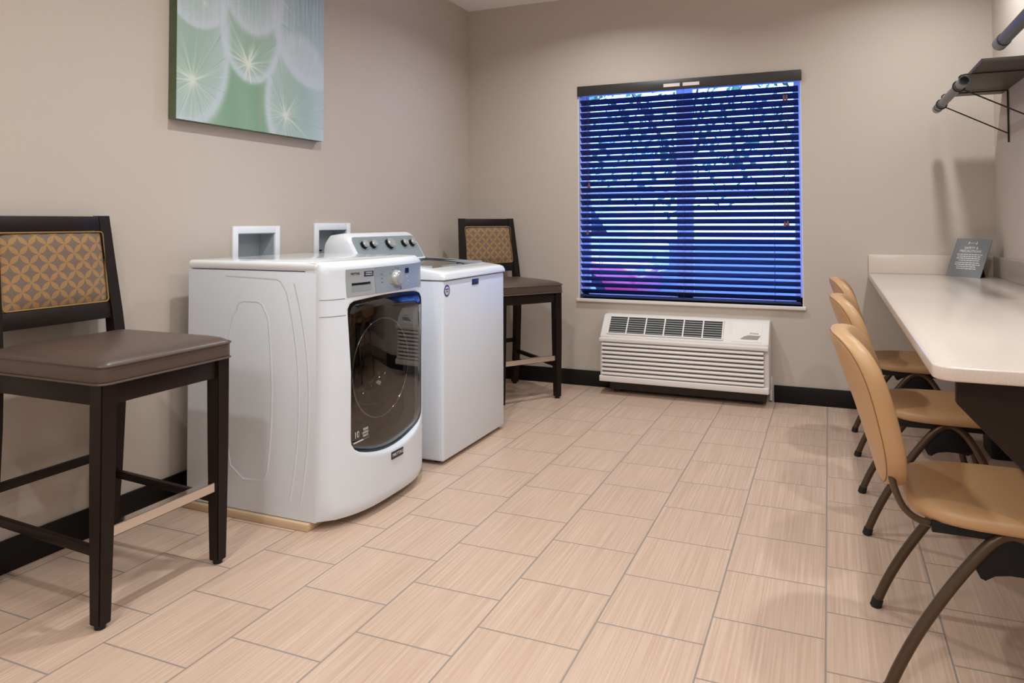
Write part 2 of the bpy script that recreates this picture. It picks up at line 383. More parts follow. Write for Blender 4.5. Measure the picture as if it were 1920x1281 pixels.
for lx in (-.256, -.24):
    bm = newbm(); disc(bm, (lx, YB - .004, 1.925), (0, 0, 1), .0075, .0055, .032, 14, .001); finish(bm, 'cord_stop', m_tassel, bl)
for lx, zb_ in ((-1.575, 1.09), (-1.562, 1.42)):
    bm = newbm(); sweep(bm, [(lx, YB + .0, 2.06), (lx, YB - .003, zb_)], .0014, 6); c = finish(bm, 'tilt_cord', m_cord, bl)
    bm = newbm(); disc(bm, (lx, YB - .003, zb_ - .03), (0, 0, 1), .009, .005, .034, 14); finish(bm, 'tassel', m_tassel, c)

# ------------------------------------------------------------------ outside the window
bm = newbm(); box(bm, -30, 30, YB + .4, 60, -.35, -.25); o = finish(bm, 'ground', m_asph, smooth=0); struct(o)
def car(name, label, cx, cy, L_, H_, Wd, col, van=False):
    t = thing(name, label, 'car', (cx, cy, -.25)); z = -.25; h = L_ / 2; Y0, Y1 = cy - Wd / 2, cy + Wd / 2
    if van: pr_ = [(-h, .25), (h, .25), (h, .9), (h - .5, 1.05), (h - 1.1, H_ - .05), (h - 1.4, H_), (-h + .1, H_), (-h, H_ - .15)]
    else: pr_ = [(-h, .25), (h, .25), (h, .62), (h - .25, .72), (h - 1.15, .86), (h - 1.7, H_ - .04), (h - 2.1, H_), (-h + 1.1, H_), (-h + .45, .95), (-h, .88)]
    bm = newbm(); prism(bm, [(cx + a, z + c_) for a, c_ in pr_], 'y', Y0, Y1, bev=.05, seg=3); finish(bm, 'car_body', col, t)
    bm = newbm()
    if van: prism(bm, [(cx + a, z + c_) for a, c_ in ((h - 2.1, 1.15), (h - .95, 1.15), (h - 1.35, H_ - .3), (h - 2.1, H_ - .3))], 'y', Y0 - .006, Y1 + .006)
    else: prism(bm, [(cx + a, z + c_) for a, c_ in ((-h + .9, .92), (h - 1.35, .9), (h - 1.8, H_ - .1), (-h + 1.2, H_ - .1))], 'y', Y0 - .006, Y1 + .006)
    finish(bm, 'side_window', m_cglass, t)
    for wx in (-h + .8, h - .8):
        for yy, s_ in ((Y0 - .01, 1), (Y1 + .01, -1)):
            bm = newbm(); disc(bm, (cx + wx, yy, z + .32), (0, s_, 0), .32, .32, .2, 28, .02); w_ = finish(bm, 'wheel', m_tire, t)
            bm = newbm(); disc(bm, (cx + wx, yy - s_ * .004, z + .32), (0, s_, 0), .19, .2, .02, 20); finish(bm, 'hubcap', m_console2, w_)
    for ex, c_ in ((h - .02, m_console2), (-h + .02, m_red)):
        for yy in (Y0 + .25, Y1 - .25):
            bm = newbm(); box(bm, cx + ex - .04, cx + ex + .04, yy - .14, yy + .14, z + .6, z + .72, bev=.01); finish(bm, 'light', c_, t)
    return t
car('parked_car', 'red car parked outside, seen in slivers between the lower left blind slats', -4.75, 11.3, 4.3, 1.25, 1.75, m_red)
car('parked_van', 'white van parked outside behind the red car, glimpsed between the blind slats', -6.3, 16.2, 5.6, 2.1, 1.9, m_van, True)
def tree(x, y, h, r, label, seed):
    rd = random.Random(seed); t = thing('tree', label, 'tree', (x, y, -.25))
    bm = newbm(); sweep(bm, spline([(x, y, -.25), (x + .1, y, h * .3), (x - .05, y + .1, h * .62)], 5), [.08 - .004 * k for k in range(11)], 10)
    for k in range(5):
        a = k * 1.3; sweep(bm, [(x, y, h * .4), (x + math.cos(a) * r * .35, y + math.sin(a) * r * .35, h * .6), (x + math.cos(a) * r * .6, y + math.sin(a) * r * .6, h * .75)], [.035, .025, .012], 7)
    finish(bm, 'trunk', m_bark, t)
    bm = newbm()
    for k in range(1500):
        while True:
            p = Vector((rd.uniform(-1, 1), rd.uniform(-1, 1), rd.uniform(-1, 1)))
            if .25 < p.length < 1: break
        c = Vector((x, y, h * .62)) + Vector((p.x * r, p.y * r, p.z * h * .42)); s_ = rd.uniform(.05, .10)
        n = Vector((rd.gauss(0, 1), rd.gauss(0, 1), rd.gauss(0, 1))).normalized(); e1 = n.orthogonal().normalized() * s_; e2 = n.cross(e1) * .55
        bm.faces.new([bm.verts.new(c + e1), bm.verts.new(c + e2), bm.verts.new(c - e1), bm.verts.new(c - e2)])
    finish(bm, 'foliage', m_leaf, t, smooth=0)
tree(-2.72, 14.5, 5.6, 2.5, 'leafy tree outside, glimpsed through the upper middle of the blind', 3)
tree(1.6, 21, 6.5, 2.3, 'leafy tree outside, glimpsed at the far right edge of the blind', 5)
bm = newbm(); box(bm, -20, -7.2, 26, 32, -.25, 5.2)
bd = finish(bm, 'wall_panel', m_van, None, smooth=0)
bt = thing('building', 'pale building outside, glimpsed through the top left of the blind', 'building', (-13.6, 29, -.25)); bd.parent = bt; bd.location = (13.6, -29, .25); bd.name = 'facade'
for k in range(4):
    for zz in (.8, 3.2):
        bm = newbm(); box(bm, -18.6 + k * 2.9, -17.2 + k * 2.9, 25.95, 26.02, zz, zz + 1.3); finish(bm, 'facade_window', m_cglass, bt, smooth=0)

# ================================================================== wall boxes behind the machines
for k, (ya, yb, za, zb_) in enumerate(BX):
    fy0, fy1 = (2.533, 2.838) if k == 0 else (3.100, 3.408); ft = 1.134 if k == 0 else 1.147
    lab = ['white recessed supply box in the wall behind the front-load washer', 'white recessed supply box in the wall beside the top-load washer console'][k]
    t = thing('supply_box', lab, 'outlet box', (XL, (ya + yb) / 2, za), 'white supply boxes in the left wall')
    bm = newbm(); fx0, fx1 = XL, XL + .012
    box(bm, fx0, fx1, fy0, ya, .90, ft, bev=.002); box(bm, fx0, fx1, yb, fy1, .90, ft, bev=.002)
    box(bm, fx0, fx1, ya - .001, yb + .001, zb_, ft, bev=.002); box(bm, fx0, fx1, ya - .001, yb + .001, .90, za, bev=.002)
    finish(bm, 'flange', m_box, t)
    bm = newbm(); X0, X1 = XL - .09, XL + .004; w = .004
    box(bm, X0, X0 + w, ya, yb, za, zb_); box(bm, X0, X1, ya, ya + w, za, zb_); box(bm, X0, X1, yb - w, yb, za, zb_); box(bm, X0, X1, ya, yb, za, za + w); box(bm, X0, X1, ya, yb, zb_ - w, zb_)
    finish(bm, 'recess', m_boxin, t, smooth=0)
    for j, c_ in enumerate((m_blackp,) * k):
        yy = ya + .07 + j * .1
        bm = newbm(); disc(bm, (XL - .05, yy, za + .004), (0, 0, 1), .011, .011, .05, 14); disc(bm, (XL - .05, yy, za + .05), (0, 0, 1), .016, .016, .012, 14); v_ = finish(bm, 'valve', m_chrome, t)
        bm = newbm(); box(bm, XL - .058, XL - .042, yy - .022, yy + .022, za + .064, za + .072, bev=.002); finish(bm, 'valve_handle', c_ if k == 0 else m_blackp, v_)

# ================================================================== canvas print
def art():
    y0, y1, z0, z1 = 2.185, 3.125, 1.580, 2.52; X0, X1 = XL + .004, XL + .045
    t = thing('canvas_print', 'square canvas print of dandelion seed heads in green and pale blue on the left wall', 'picture', (XL, (y0 + y1) / 2, z0))
    n = 330; g = np.linspace(0, 1, n); U, V = np.meshgrid(g, g, indexing='ij')   # U along y, V up
    # picture pixels: the visible part runs from v=0 (bottom) to about .78
    rs = np.random.RandomState(4)
    def sm(a, b_, x): q = np.clip((x - a) / (b_ - a), 0, 1); return q * q * (3 - 2 * q)
    green = np.array([132, 166, 138.]) ; blue = np.array([160, 184, 196.]); teal = np.array([122, 158, 166.]); white = np.array([196, 206, 214.])
    base = green[None, None] * np.ones((n, n, 3))
    f = sm(.45, .95, V + .35 * (U - .4)); base = base * (1 - f[..., None]) + teal * f[..., None]
    f = sm(.62, 1.0, U) * .65; base = base * (1 - f[..., None]) + blue * f[..., None]
    f = .10 * np.sin(U * 34 + 2 * np.sin(V * 3)) * (1 - V); base += f[..., None] * np.array([40, 30, 30.])
    st = np.exp(-((U - .505 - .02 * V) / .012) ** 2) * sm(.42, .3, V); base = base * (1 - .35 * st[..., None]) + np.array([168, 160, 140.]) * .35 * st[..., None]
    def head(cu, cv, ru, rt, rb, hu, hv, haze, rim, spokes, tone=white, ns=46, seed=0, blur=.06):
        nonlocal base
        r_ = np.random.RandomState(seed)
        du = (U - cu) / ru; dv = np.where(V > cv, (V - cv) / rt, (V - cv) / rb)
        d = np.sqrt(du * du + dv * dv)
        inside = sm(1.0 + blur, 1.0 - blur, d)
        a = np.arctan2(V - hv, U - hu); rr = np.hypot(U - hu, V - hv)
        sp_ = np.zeros_like(a)
        for k_ in range(ns):
            an = r_.uniform(-math.pi, math.pi); wd = .0022 + .0014 * r_.rand(); dist = np.abs(np.sin(a - an)) * rr
            sp_ += (np.cos(a - an) > 0) * np.exp(-(dist / wd) ** 2) * r_.uniform(.35, 1) * sm(r_.uniform(.12, .34), .03, rr)
        streak = np.zeros_like(a)
        for q in range(5): streak += np.sin(a * (23 + q * 17) + q * 2.1 + 2 * np.sin(rr * 9)) * .3
        rimm = np.exp(-((d - .93) / .085) ** 2) * (0.35 + .65 * (V < cv + .3 * rt)) * rim
        al = inside * (haze * (.55 + .45 * sm(.2, 1, d)) + .14 * streak * sm(.2, .8, d)) + rimm
        al = np.clip(al, 0, .9); base = base * (1 - al[..., None]) + tone * al[..., None]
        s2 = np.clip(sp_ * spokes * inside, 0, .85); base = base * (1 - s2[..., None]) + np.array([214, 224, 214.]) * s2[..., None]
        gl = (np.exp(-(rr / .022) ** 2) * .9 + .3 * np.exp(-(rr / .05) ** 2)) * min(1, spokes * 1.1); base = base * (1 - gl[..., None]) + np.array([222, 224, 208.]) * gl[..., None]
    head(.06, .33, .245, .62, .37, .089, .185, .70, .30, .45, seed=1, blur=.12, ns=60)
    head(.80, .16, .262, .40, .32, .688, .107, .66, .32, .45, seed=2, blur=.1, ns=50)
    head(.91, .60, .31, .6, .315, .93, .50, .80, .42, .03, seed=6, blur=.06)
    head(.445, .50, .205, .48, .268, .424, .324, .48, .46, .62, seed=3, blur=.06, ns=56)
    head(.46, .72, .21, .3, .245, .45, .66, .80, .26, .03, seed=5, blur=.14)
    head(.115, .60, .178, .5, .172, .15, .55, .80, .5, .08, seed=4, blur=.07)
    fib = np.zeros_like(U)
    for q in range(60):
        fib += np.sin((U * (60 + 4 * q) + V * rs.uniform(-25, 25)) + rs.uniform(0, 6)) * .03
    base += (fib * sm(.3, .8, V) * 26)[..., None]
    base = np.clip(base, 0, 255) / 255
    linc = np.where(base <= .04045, base / 12.92, ((base + .055) / 1.055) ** 2.4)
    me = bpy.data.meshes.new('printed_canvas')
    verts = np.zeros((n, n, 3)); verts[..., 0] = X1 - XL; verts[..., 1] = y0 + U * (y1 - y0) - (y0 + y1) / 2; verts[..., 2] = V * (z1 - z0)
    idx = np.arange(n * n).reshape(n, n)
    q = np.stack([idx[:-1, :-1], idx[1:, :-1], idx[1:, 1:], idx[:-1, 1:]], -1).reshape(-1, 4)
    me.from_pydata(verts.reshape(-1, 3).tolist(), [], q.tolist()); ca = me.color_attributes.new('print', 'FLOAT_COLOR', 'POINT')
    buf = np.ones((n * n, 4), dtype=np.float32); buf[:, :3] = linc.reshape(-1, 3); ca.data.foreach_set('color', buf.ravel())
    m, nt, b = base_mat('canvas_ink'); at = N(nt, 'ShaderNodeAttribute'); at.attribute_name = 'print'; nt.links.new(at.outputs['Color'], b.inputs['Base Color']); b.inputs['Roughness'].default_value = .6
    nz = N(nt, 'ShaderNodeTexNoise'); nz.inputs['Scale'].default_value = 900; bp = N(nt, 'ShaderNodeBump'); bp.inputs['Strength'].default_value = .15; bp.inputs['Distance'].default_value = .001
    tc = N(nt, 'ShaderNodeTexCoord'); nt.links.new(tc.outputs['Object'], nz.inputs[0]); nt.links.new(nz.outputs[0], bp.inputs['Height']); nt.links.new(bp.outputs[0], b.inputs['Normal'])
    me.materials.append(m); o = bpy.data.objects.new('printed_canvas', me); COL.objects.link(o); o.parent = t
    m_side = pmat('canvas_side', rgb(96, 112, 84), .7, var=.45, vscale=9, stretch=(1, 1, .6))
    bm = newbm(); box(bm, X0, X1 - .0005, y0, y1, z0, z1); finish(bm, 'stretcher_frame', m_side, t, smooth=0)
art()

# ================================================================== bar stools
def make_stool():
    t = thing('bar_stool', '', 'bar stool')
    # seat cushion with a domed top
    x0, x1, hy, zb, ze = -.238, .288, .245, .690, .742
    bm = newbm(); n = 20; top = []
    def outline(s, z):   # rounded rectangle outline, scale about centre
        cx = (x0 + x1) / 2; pts = rrect(x0, x1, -hy, hy, .03, 5)
        return [Vector((cx + (p[0] - cx) * s, p[1] * s, z)) for p in pts]
    rings = [outline(.985, zb), outline(1.0, zb + .006), outline(1.0, ze - .004), outline(.995, ze)]
    for s, z in ((.97, ze + .008), (.92, ze + .016), (.8, ze + .024), (.6, ze + .030), (.3, ze + .033)): rings.append(outline(s, z))
    vr = [[bm.verts.new(p) for p in r_] for r_ in rings]
    for a, c_ in zip(vr, vr[1:]):
        for k in range(len(a)): bm.faces.new((a[k], a[(k + 1) % len(a)], c_[(k + 1) % len(a)], c_[k]))
    bm.faces.new(vr[0][::-1]); bm.faces.new(vr[-1]); seat = finish(bm, 'seat', m_vinyl, t, smooth=50)
    for z, r_ in ((ze, .0038), (zb + .002, .0034)):
        bm = newbm(); sweep(bm, [(p[0], p[1], z) for p in rrect(x0 - .001, x1 + .001, -hy - .001, hy + .001, .03, 5)], r_, 8, closed=True); finish(bm, 'piping', m_vinyl, seat)
    # front legs: taper towards the floor
    for s in (-1, 1):
        bm = newbm(); xo, yo = .279, .236
        a = [(xo - .052, yo - .052), (xo, yo - .052), (xo, yo), (xo - .052, yo)]; c_ = [(xo - .044, yo - .042), (xo - .004, yo - .042), (xo - .004, yo - .003), (xo - .044, yo - .003)]
        mid = [(xo - .050, yo - .048), (xo, yo - .048), (xo, yo), (xo - .050, yo)]
        R_ = [[bm.verts.new((p[0], s * p[1], z)) for p in pl] for pl, z in ((c_, .012), (mid, .38), (a, .692))]
        for r0, r1 in zip(R_, R_[1:]):
            for k in range(4): bm.faces.new((r0[k], r0[(k + 1) % 4], r1[(k + 1) % 4], r1[k]))
        bm.faces.new(R_[0]); bm.faces.new(R_[-1]); bmesh.ops.bevel(bm, geom=bm.edges[:], offset=.003, segments=2, affect='EDGES')
        lg = finish(bm, 'leg', m_wood, t)
        bm = newbm(); disc(bm, (xo - .024, s * (yo - .022), 0), (0, 0, 1), .015, .015, .013, 14); finish(bm, 'foot_glide', m_glide, lg)
    # rear legs run up into the back
    for s in (-1, 1):
        bm = newbm(); path = [(-.272, .012, .034), (-.250, .25, .040), (-.240, .50, .046), (-.240, .70, .048), (-.252, .82, .040), (-.276, .98, .034), (-.305, 1.176, .030)]
        R_ = []
        for x, z, w in path:
            yo = .236 if z < .72 else .236 - (z - .72) * .045
            R_.append([bm.verts.new(v_) for v_ in ((x - w / 2, s * (yo - .042), z), (x + w / 2, s * (yo - .042), z), (x + w / 2, s * yo, z), (x - w / 2, s * yo, z))])
        for r0, r1 in zip(R_, R_[1:]):
            for k in range(4): bm.faces.new((r0[k], r0[(k + 1) % 4], r1[(k + 1) % 4], r1[k]))
        bm.faces.new(R_[0]); bm.faces.new(R_[-1])
        bmesh.ops.bevel(bm, geom=[e for e in bm.edges if e.calc_face_angle(0) > 1], offset=.003, segments=2, affect='EDGES')
        lg = finish(bm, 'leg', m_wood, t)
        bm = newbm(); disc(bm, (-.272, s * .215, 0), (0, 0, 1), .014, .014, .013, 14); finish(bm, 'foot_glide', m_glide, lg)
    # apron under the seat
    bm = newbm(); box(bm, .245, .272, -.19, .19, .628, .69, bev=.002); box(bm, -.255, -.235, -.196, .196, .628, .69, bev=.002)
    for s in (-1, 1): box(bm, -.222, .232, s * .218 - .011, s * .218 + .011, .628, .69, bev=.002)
    finish(bm, 'seat_frame', m_wood, t)
    # back rails follow the lean
    def bx(z): return -.252 - (z - .82) * .149
    def rail(nm, z0, z1, th, hw):
        bm = newbm(); prism(bm, [(bx(z0) - th, z0), (bx(z0) + th, z0), (bx(z1) + th, z1), (bx(z1) - th, z1)], 'y', -hw, hw, bev=.002); return finish(bm, nm, m_wood, t)
    rail('top_rail', 1.122, 1.174, .014, .178); rail('back_rail', .806, .862, .0145, .190)
    bm = newbm(); prism(bm, [(bx(.864) - .014, .864), (bx(.864) + .008, .864), (bx(1.12) + .008, 1.12), (bx(1.12) - .014, 1.12)], 'y', -.184, .184)
    # padded front face
    nn = 14; g = [[None] * (nn + 1) for _ in range(nn + 1)]
    for i in range(nn + 1):
        for j in range(nn + 1):
            a, c_ = i / nn * 2 - 1, j / nn * 2 - 1; z = .992 + c_ * .126; puff = .016 * (1 - abs(a) ** 6) * (1 - abs(c_) ** 6)
            g[i][j] = bm.verts.new((bx(z) + .008 + puff, a * (.184 - .003 * (c_ + 1)), z))
    for i in range(nn):
        for j in range(nn): bm.faces.new((g[i][j], g[i + 1][j], g[i + 1][j + 1], g[i][j + 1]))
    pn = finish(bm, 'back_panel', m_pat, t, smooth=60); pn['label'] = 'brown fabric back panel with a lattice of golden petals'
    bm = newbm(); sweep(bm, [(bx(p[1]) + .014, p[0], p[1]) for p in rrect(-.183, .183, .866, 1.118, .012, 4)], .0026, 8, closed=True); finish(bm, 'piping', m_pipe, pn)
    # stretchers
    for s in (-1, 1):
        bm = newbm(); prism(bm, [(-.235, .222), (.240, .200), (.240, .226), (-.235, .248)], 'y', s * .216 - .009, s * .216 + .009, bev=.002); finish(bm, 'stretcher', m_wood, t)
    bm = newbm(); box(bm, -.262, -.242, -.200, .200, .300, .328, bev=.002); finish(bm, 'stretcher', m_wood, t)
    bm = newbm(); box(bm, .240, .266, -.192, .192, .246, .276, bev=.001); fr = finish(bm, 'footrest', m_wood, t)
    bm = newbm(); box(bm, .266, .2685, -.190, .190, .249, .2795); box(bm, .238, .2685, -.190, .190, .2765, .2795); pl = finish(bm, 'kick_plate', m_chrome, fr, smooth=0); pl['label'] = 'polished metal strip over the footrest'
    return t
st = make_stool(); st.location = (-2.18, 1.672, 0)
st['label'] = 'dark wood bar stool with petal-patterned back against the left wall, nearest the camera'; st['group'] = 'dark wood bar stools'
dup(st, (-1.985, 4.435, 0), math.radians(-34.5), label='dark wood bar stool turned diagonally in the far corner behind the top-load washer')

# ================================================================== front-load washer
def front_loader():
    Ya, Yb = 2.205, 2.912; Xb, Xf = -2.42, -1.776; yc_ = (Ya + Yb) / 2; hw = (Yb - Ya) / 2
    # timber board the machine stands on
    bm = newbm(); box(bm, -2.42, -1.80, 2.19, 2.90, 0, .028, bev=.003); bo = finish(bm, 'floor_board', m_board); tag(bo, 'thin raw wood board lying on the floor under the front-load washer', 'board')
    t = thing('washing_machine', 'white front-load washer with smoked glass door standing on a wooden board', 'washing machine', ((Xb + Xf) / 2, yc_, .028))
    # cabinet: open fronted shell with pressed panels on the visible side
    bm = newbm(); w = .012
    box(bm, Xb, Xf, Ya, Ya + w, .030, .962, bev=.003); box(bm, Xb, Xf, Yb - w, Yb, .030, .962, bev=.003)
    box(bm, Xb, Xb + w, Ya + w, Yb - w, .030, .966); box(bm, Xb + w, Xf, Ya + w, Yb - w, .030, .045)
    def bowed(xa, xb_, zt, zb2, bulge, r_, n_=8):
        # closed outline (x,z) tapering top and bottom like the pressed ribs
        pts = []
        for k in range(n_ + 1): q = k / n_; pts.append((xb_ + bulge * math.sin(math.pi * min(1, q * 1.02)) - .06 * q ** 3 * 0, zb2 + (zt - zb2) * q))
        return pts
    def curve_x(z, x_mid, amp_t, amp_b):   # vertical rib: bulges to +x at mid height
        q = (z - .10) / .83; return x_mid - amp_t * max(0, (q - .45) / .55) ** 2 - amp_b * max(0, (.45 - q) / .45) ** 2
    def strip(pts, wd=.006, h=.0022):
        sweep(bm, [(x, Ya + .0062, z) for x, z in pts], .0078, 14)
    zs = [.09 + .83 * k / 24 for k in range(25)]
    outer = [(curve_x(z, -1.855, .075, .040), z) for z in zs[:-1]] + [(-1.945, .925), (-1.965, .932), (-2.22, .94)]
    strip(outer)
    strip([(curve_x(z, -1.808, .075, .035), z) for z in zs] )
    inner = [(-2.025, .155)] + [(curve_x(z, -1.985, .045, .035), z) for z in zs if .17 < z < .80] + [(-2.035, .832), (-2.055, .842), (-2.13, .842), (-2.155, .832), (-2.165, .80)]
    inner += [(-2.225 + .06 * abs((z - .47) / .36) ** 2, z) for z in reversed(zs) if .17 < z < .79] + [(-2.125, .150)]
    sweep(bm, [(x, Ya + .0062, z) for x, z in inner], .0082, 14, closed=True)
    finish(bm, 'cabinet', m_white, t)
    # lid
    # bowed fascia
    def fx(y, z, off=0):
        u_ = abs((y - yc_) / hw); bow = .052 + .042 * min(1, max(0, (.93 - z) / .35))
        x = Xf + .028 + bow * (1 - u_ ** 3.2)
        if u_ > .93: x -= ((u_ - .93) / .07) ** 2 * .020
        if z > .972: x -= ((z - .972) / .024) ** 2 * .016
        if z < .07: x -= ((.07 - z) / .04) ** 2 * .014
        return x + off
    def outl(n_=96):   # door outline (y,z)
        pts = []; yl, yr, zt, zm, r_ = 2.302, 2.815, .842, .265, .034
        base_ = rrect(yl, yr, zm, zt, r_, 8)
        # densify by arclength
        P_ = [Vector((a, c_)) for a, c_ in base_]; L = [0]
        for k in range(len(P_)): L.append(L[-1] + (P_[(k + 1) % len(P_)] - P_[k]).length)
        for q in range(n_):
            s_ = L[-1] * q / n_; k = max(i for i in range(len(P_)) if L[i] <= s_); f_ = (s_ - L[k]) / max(1e-9, L[k + 1] - L[k]); p = P_[k].lerp(P_[(k + 1) % len(P_)], f_)
            y, z = p; uu_ = (y - yc_) / ((yr - yl) / 2)
            wz = max(0, min(1, (.55 - z) / .28)); z2 = z - wz * (.040 * (1 - uu_ ** 2)) + wz * .018 * uu_ ** 2
            z2 += max(0, min(1, (z - .7) / .14)) * .012 * (1 - uu_ ** 2)
            pts.append((y, z2))
        return pts
    fr_ = [(fx(Ya + (Yb - Ya) * k / 24, .99) - .014, Ya + .004 * (k == 0) - .004 * (k == 24) + (Yb - Ya) * k / 24) for k in range(25)]
    bm = newbm(); prism(bm, [(Xb - .004, Yb + .003), (Xb - .004, Ya - .003), (Xf + .004, Ya - .003)] + fr_[1:-1] + [(Xf + .004, Yb + .003)], 'z', .964, .999, bev=.015, seg=5); finish(bm, 'top_panel', m_lid, t, smooth=50)
    bm = newbm(); prism(bm, rrect(Xb + .08, Xf - .05, Ya + .06, Yb - .06, .05), 'z', .9975, .9995, bev=.001); finish(bm, 'top_inset', m_lid, t)
    O = outl(); cy_, cz_ = yc_, .55
    def rect_hit(y, z, y0, y1, z0, z1):
        dy, dz = y - cy_, z - cz_; ts = []
        if dy > 1e-9: ts.append((y1 - cy_) / dy)
        if dy < -1e-9: ts.append((y0 - cy_) / dy)
        if dz > 1e-9: ts.append((z1 - cz_) / dz)
        if dz < -1e-9: ts.append((z0 - cz_) / dz)
        k = min(ts); return cy_ + dy * k, cz_ + dz * k
    z0f, z1f = .034, .996
    E_ = []
    for (y, z) in O: E_.append(rect_hit(y, z, Ya, Yb, z0f, z1f))
    # push nearest samples onto the rectangle corners
    for cyy, czz in ((Ya, z0f), (Yb, z0f), (Ya, z1f), (Yb, z1f)):
        k = min(range(len(E_)), key=lambda i: (E_[i][0] - cyy) ** 2 + (E_[i][1] - czz) ** 2); E_[k] = (cyy, czz)
    bm = newbm(); NR = 14; rings = []
    lip = [bm.verts.new((fx(y, z) - .035, y, z)) for y, z in O]; lip2 = [bm.verts.new((fx(y, z) - .002, y, z)) for y, z in O]
    for q in range(NR + 1):
        f_ = q / NR; ring = []
        for (y, z), (ey, ez) in zip(O, E_):
            yy = y + (ey - y) * f_; zz = z + (ez - z) * f_
            if q == 0: yy = y + (cy_ - y) * -.012; zz = z + (cz_ - z) * -.012
            ring.append(bm.verts.new((fx(yy, zz), yy, zz)))
        rings.append(ring)
    back = [bm.verts.new((Xf - .055, y + (.003 if y < cy_ else -.003) * (abs(y - cy_) > hw - .001), z)) for y, z in E_]
    seq = [lip, lip2] + rings + [back]; m_ = len(O)
    for a, c_ in zip(seq, seq[1:]):
        for k in range(m_): bm.faces.new((a[k], a[(k + 1) % m_], c_[(k + 1) % m_], c_[k]))
    bmesh.ops.remove_doubles(bm, verts=bm.verts[:], dist=1e-5)
    fa = finish(bm, 'front_panel', m_white, t, smooth=40)
    # seams across the left and right of the fascia
    for z in (.858, .795):
        for s_ in (0, 1):
            ys = [Ya + .002 + (.085) * k / 8 for k in range(9)]; ys = ys if s_ == 0 else [Ya + Yb - y for y in ys]
            bm = newbm(); sweep(bm, [(fx(y, z) + .0001, y, z) for y in ys], .0011, 6); finish(bm, 'seam', m_grayink, fa)
    # dark recess above the door, door liner, drum
    bm = newbm()
    v0 = [bm.verts.new((Xf - .006, y, z)) for y, z in O]; v1 = [bm.verts.new((Xf - .006, cy_ + .23 * math.cos(a), cz_ + .23 * math.sin(a))) for a in [math.atan2(z - cz_, y - cy_) for y, z in O]]
    for k in range(m_): bm.faces.new((v0[k], v0[(k + 1) % m_], v1[(k + 1) % m_], v1[k]))
    finish(bm, 'door_liner', m_liner, t)
    bm = newbm(); prof = [(.235, Xf - .006), (.232, Xf + .010), (.215, Xf + .012), (.205, Xf - .004), (.20, Xf - .06)]
    n_ = 48; R_ = [[bm.verts.new((x, cy_ + r_ * math.cos(2 * math.pi * k / n_), cz_ + r_ * math.sin(2 * math.pi * k / n_))) for k in range(n_)] for r_, x in prof]
    for a, c_ in zip(R_, R_[1:]):
        for k in range(n_): bm.faces.new((a[k], a[(k + 1) % n_], c_[(k + 1) % n_], c_[k]))
    finish(bm, 'door_seal', m_seal, t, smooth=60)
    bm = newbm(); prof = [(.20, Xf - .06), (.26, Xf - .10), (.265, Xb + .10), (.14, Xb + .06), (.001, Xb + .06)]
    R_ = [[bm.verts.new((x, cy_ + r_ * math.cos(2 * math.pi * k / n_), cz_ + r_ * math.sin(2 * math.pi * k / n_))) for k in range(n_)] for r_, x in prof]
    for a, c_ in zip(R_, R_[1:]):
        for k in range(n_): bm.faces.new((a[k], a[(k + 1) % n_], c_[(k + 1) % n_], c_[k]))
    dr = finish(bm, 'drum', m_drum, t, smooth=50)
    # smoked door
    bm = newbm(); prev = None
    XD = -1.684
    def dx(y, z): return XD + .003 * (1 - ((y - yc_) / .26) ** 2) - (max(0, z - .78) / .06) ** 2 * .002 - (max(0, 2.56 - y) / .26) ** 2 * .020
    c0 = bm.verts.new((dx(cy_, cz_), cy_, cz_))
    for q in range(1, 15):
        f_ = q / 14 * .995; ring = []
        for y, z in O:
            yy = cy_ + (y - cy_) * f_; zz = cz_ + (z - cz_) * f_; off = 0 if q < 14 else -.012; ring.append(bm.verts.new((dx(yy, zz) + off, yy, zz)))
        if prev is None:
            for k in range(m_): bm.faces.new((c0, ring[k], ring[(k + 1) % m_]))
        else:
            for k in range(m_): bm.faces.new((prev[k], prev[(k + 1) % m_], ring[(k + 1) % m_], ring[k]))
        prev = ring
    dd = finish(bm, 'door', m_door, t, smooth=60); dd['label'] = 'smoked glass door of the washer'
    # black border behind the glass edge, top band and the inner glass bowl
    bm = newbm(); a_ = []; b_ = []
    for y, z in O: a_.append(bm.verts.new((dx(y, z) - .004, cy_ + (y - cy_) * .995, cz_ + (z - cz_) * .995))); yy = cy_ + (y - cy_) * .965; zz = cz_ + (z - cz_) * .975; zz = min(zz, .785); b_.append(bm.verts.new((dx(yy, zz) - .004, yy, zz)))
    for k in range(m_): bm.faces.new((a_[k], a_[(k + 1) % m_], b_[(k + 1) % m_], b_[k]))
    finish(bm, 'door_border', m_disp, dd, smooth=60)
    bm = newbm(); prof = [(.20, Xf + .052), (.195, Xf + .02), (.185, Xf - .03), (.165, Xf - .075), (.12, Xf - .10), (.06, Xf - .11), (.001, Xf - .112)]
    R_ = [[bm.verts.new((x + .03 * 0, cy_ + r_ * math.cos(2 * math.pi * k / n_), cz_ + r_ * math.sin(2 * math.pi * k / n_))) for k in range(n_)] for r_, x in prof]
    for a, c_ in zip(R_, R_[1:]):
        for k in range(n_): bm.faces.new((a[k], a[(k + 1) % n_], c_[(k + 1) % n_], c_[k]))
    finish(bm, 'glass_bowl', m_bowl, dd, smooth=60)
    bm = newbm(); sweep(bm, [(Xf + .052, cy_ + .202 * math.cos(2 * math.pi * k / 48), cz_ + .202 * math.sin(2 * math.pi * k / 48)) for k in range(48)], .004, 8, closed=True); finish(bm, 'bowl_rim', m_chrome, dd, smooth=60)
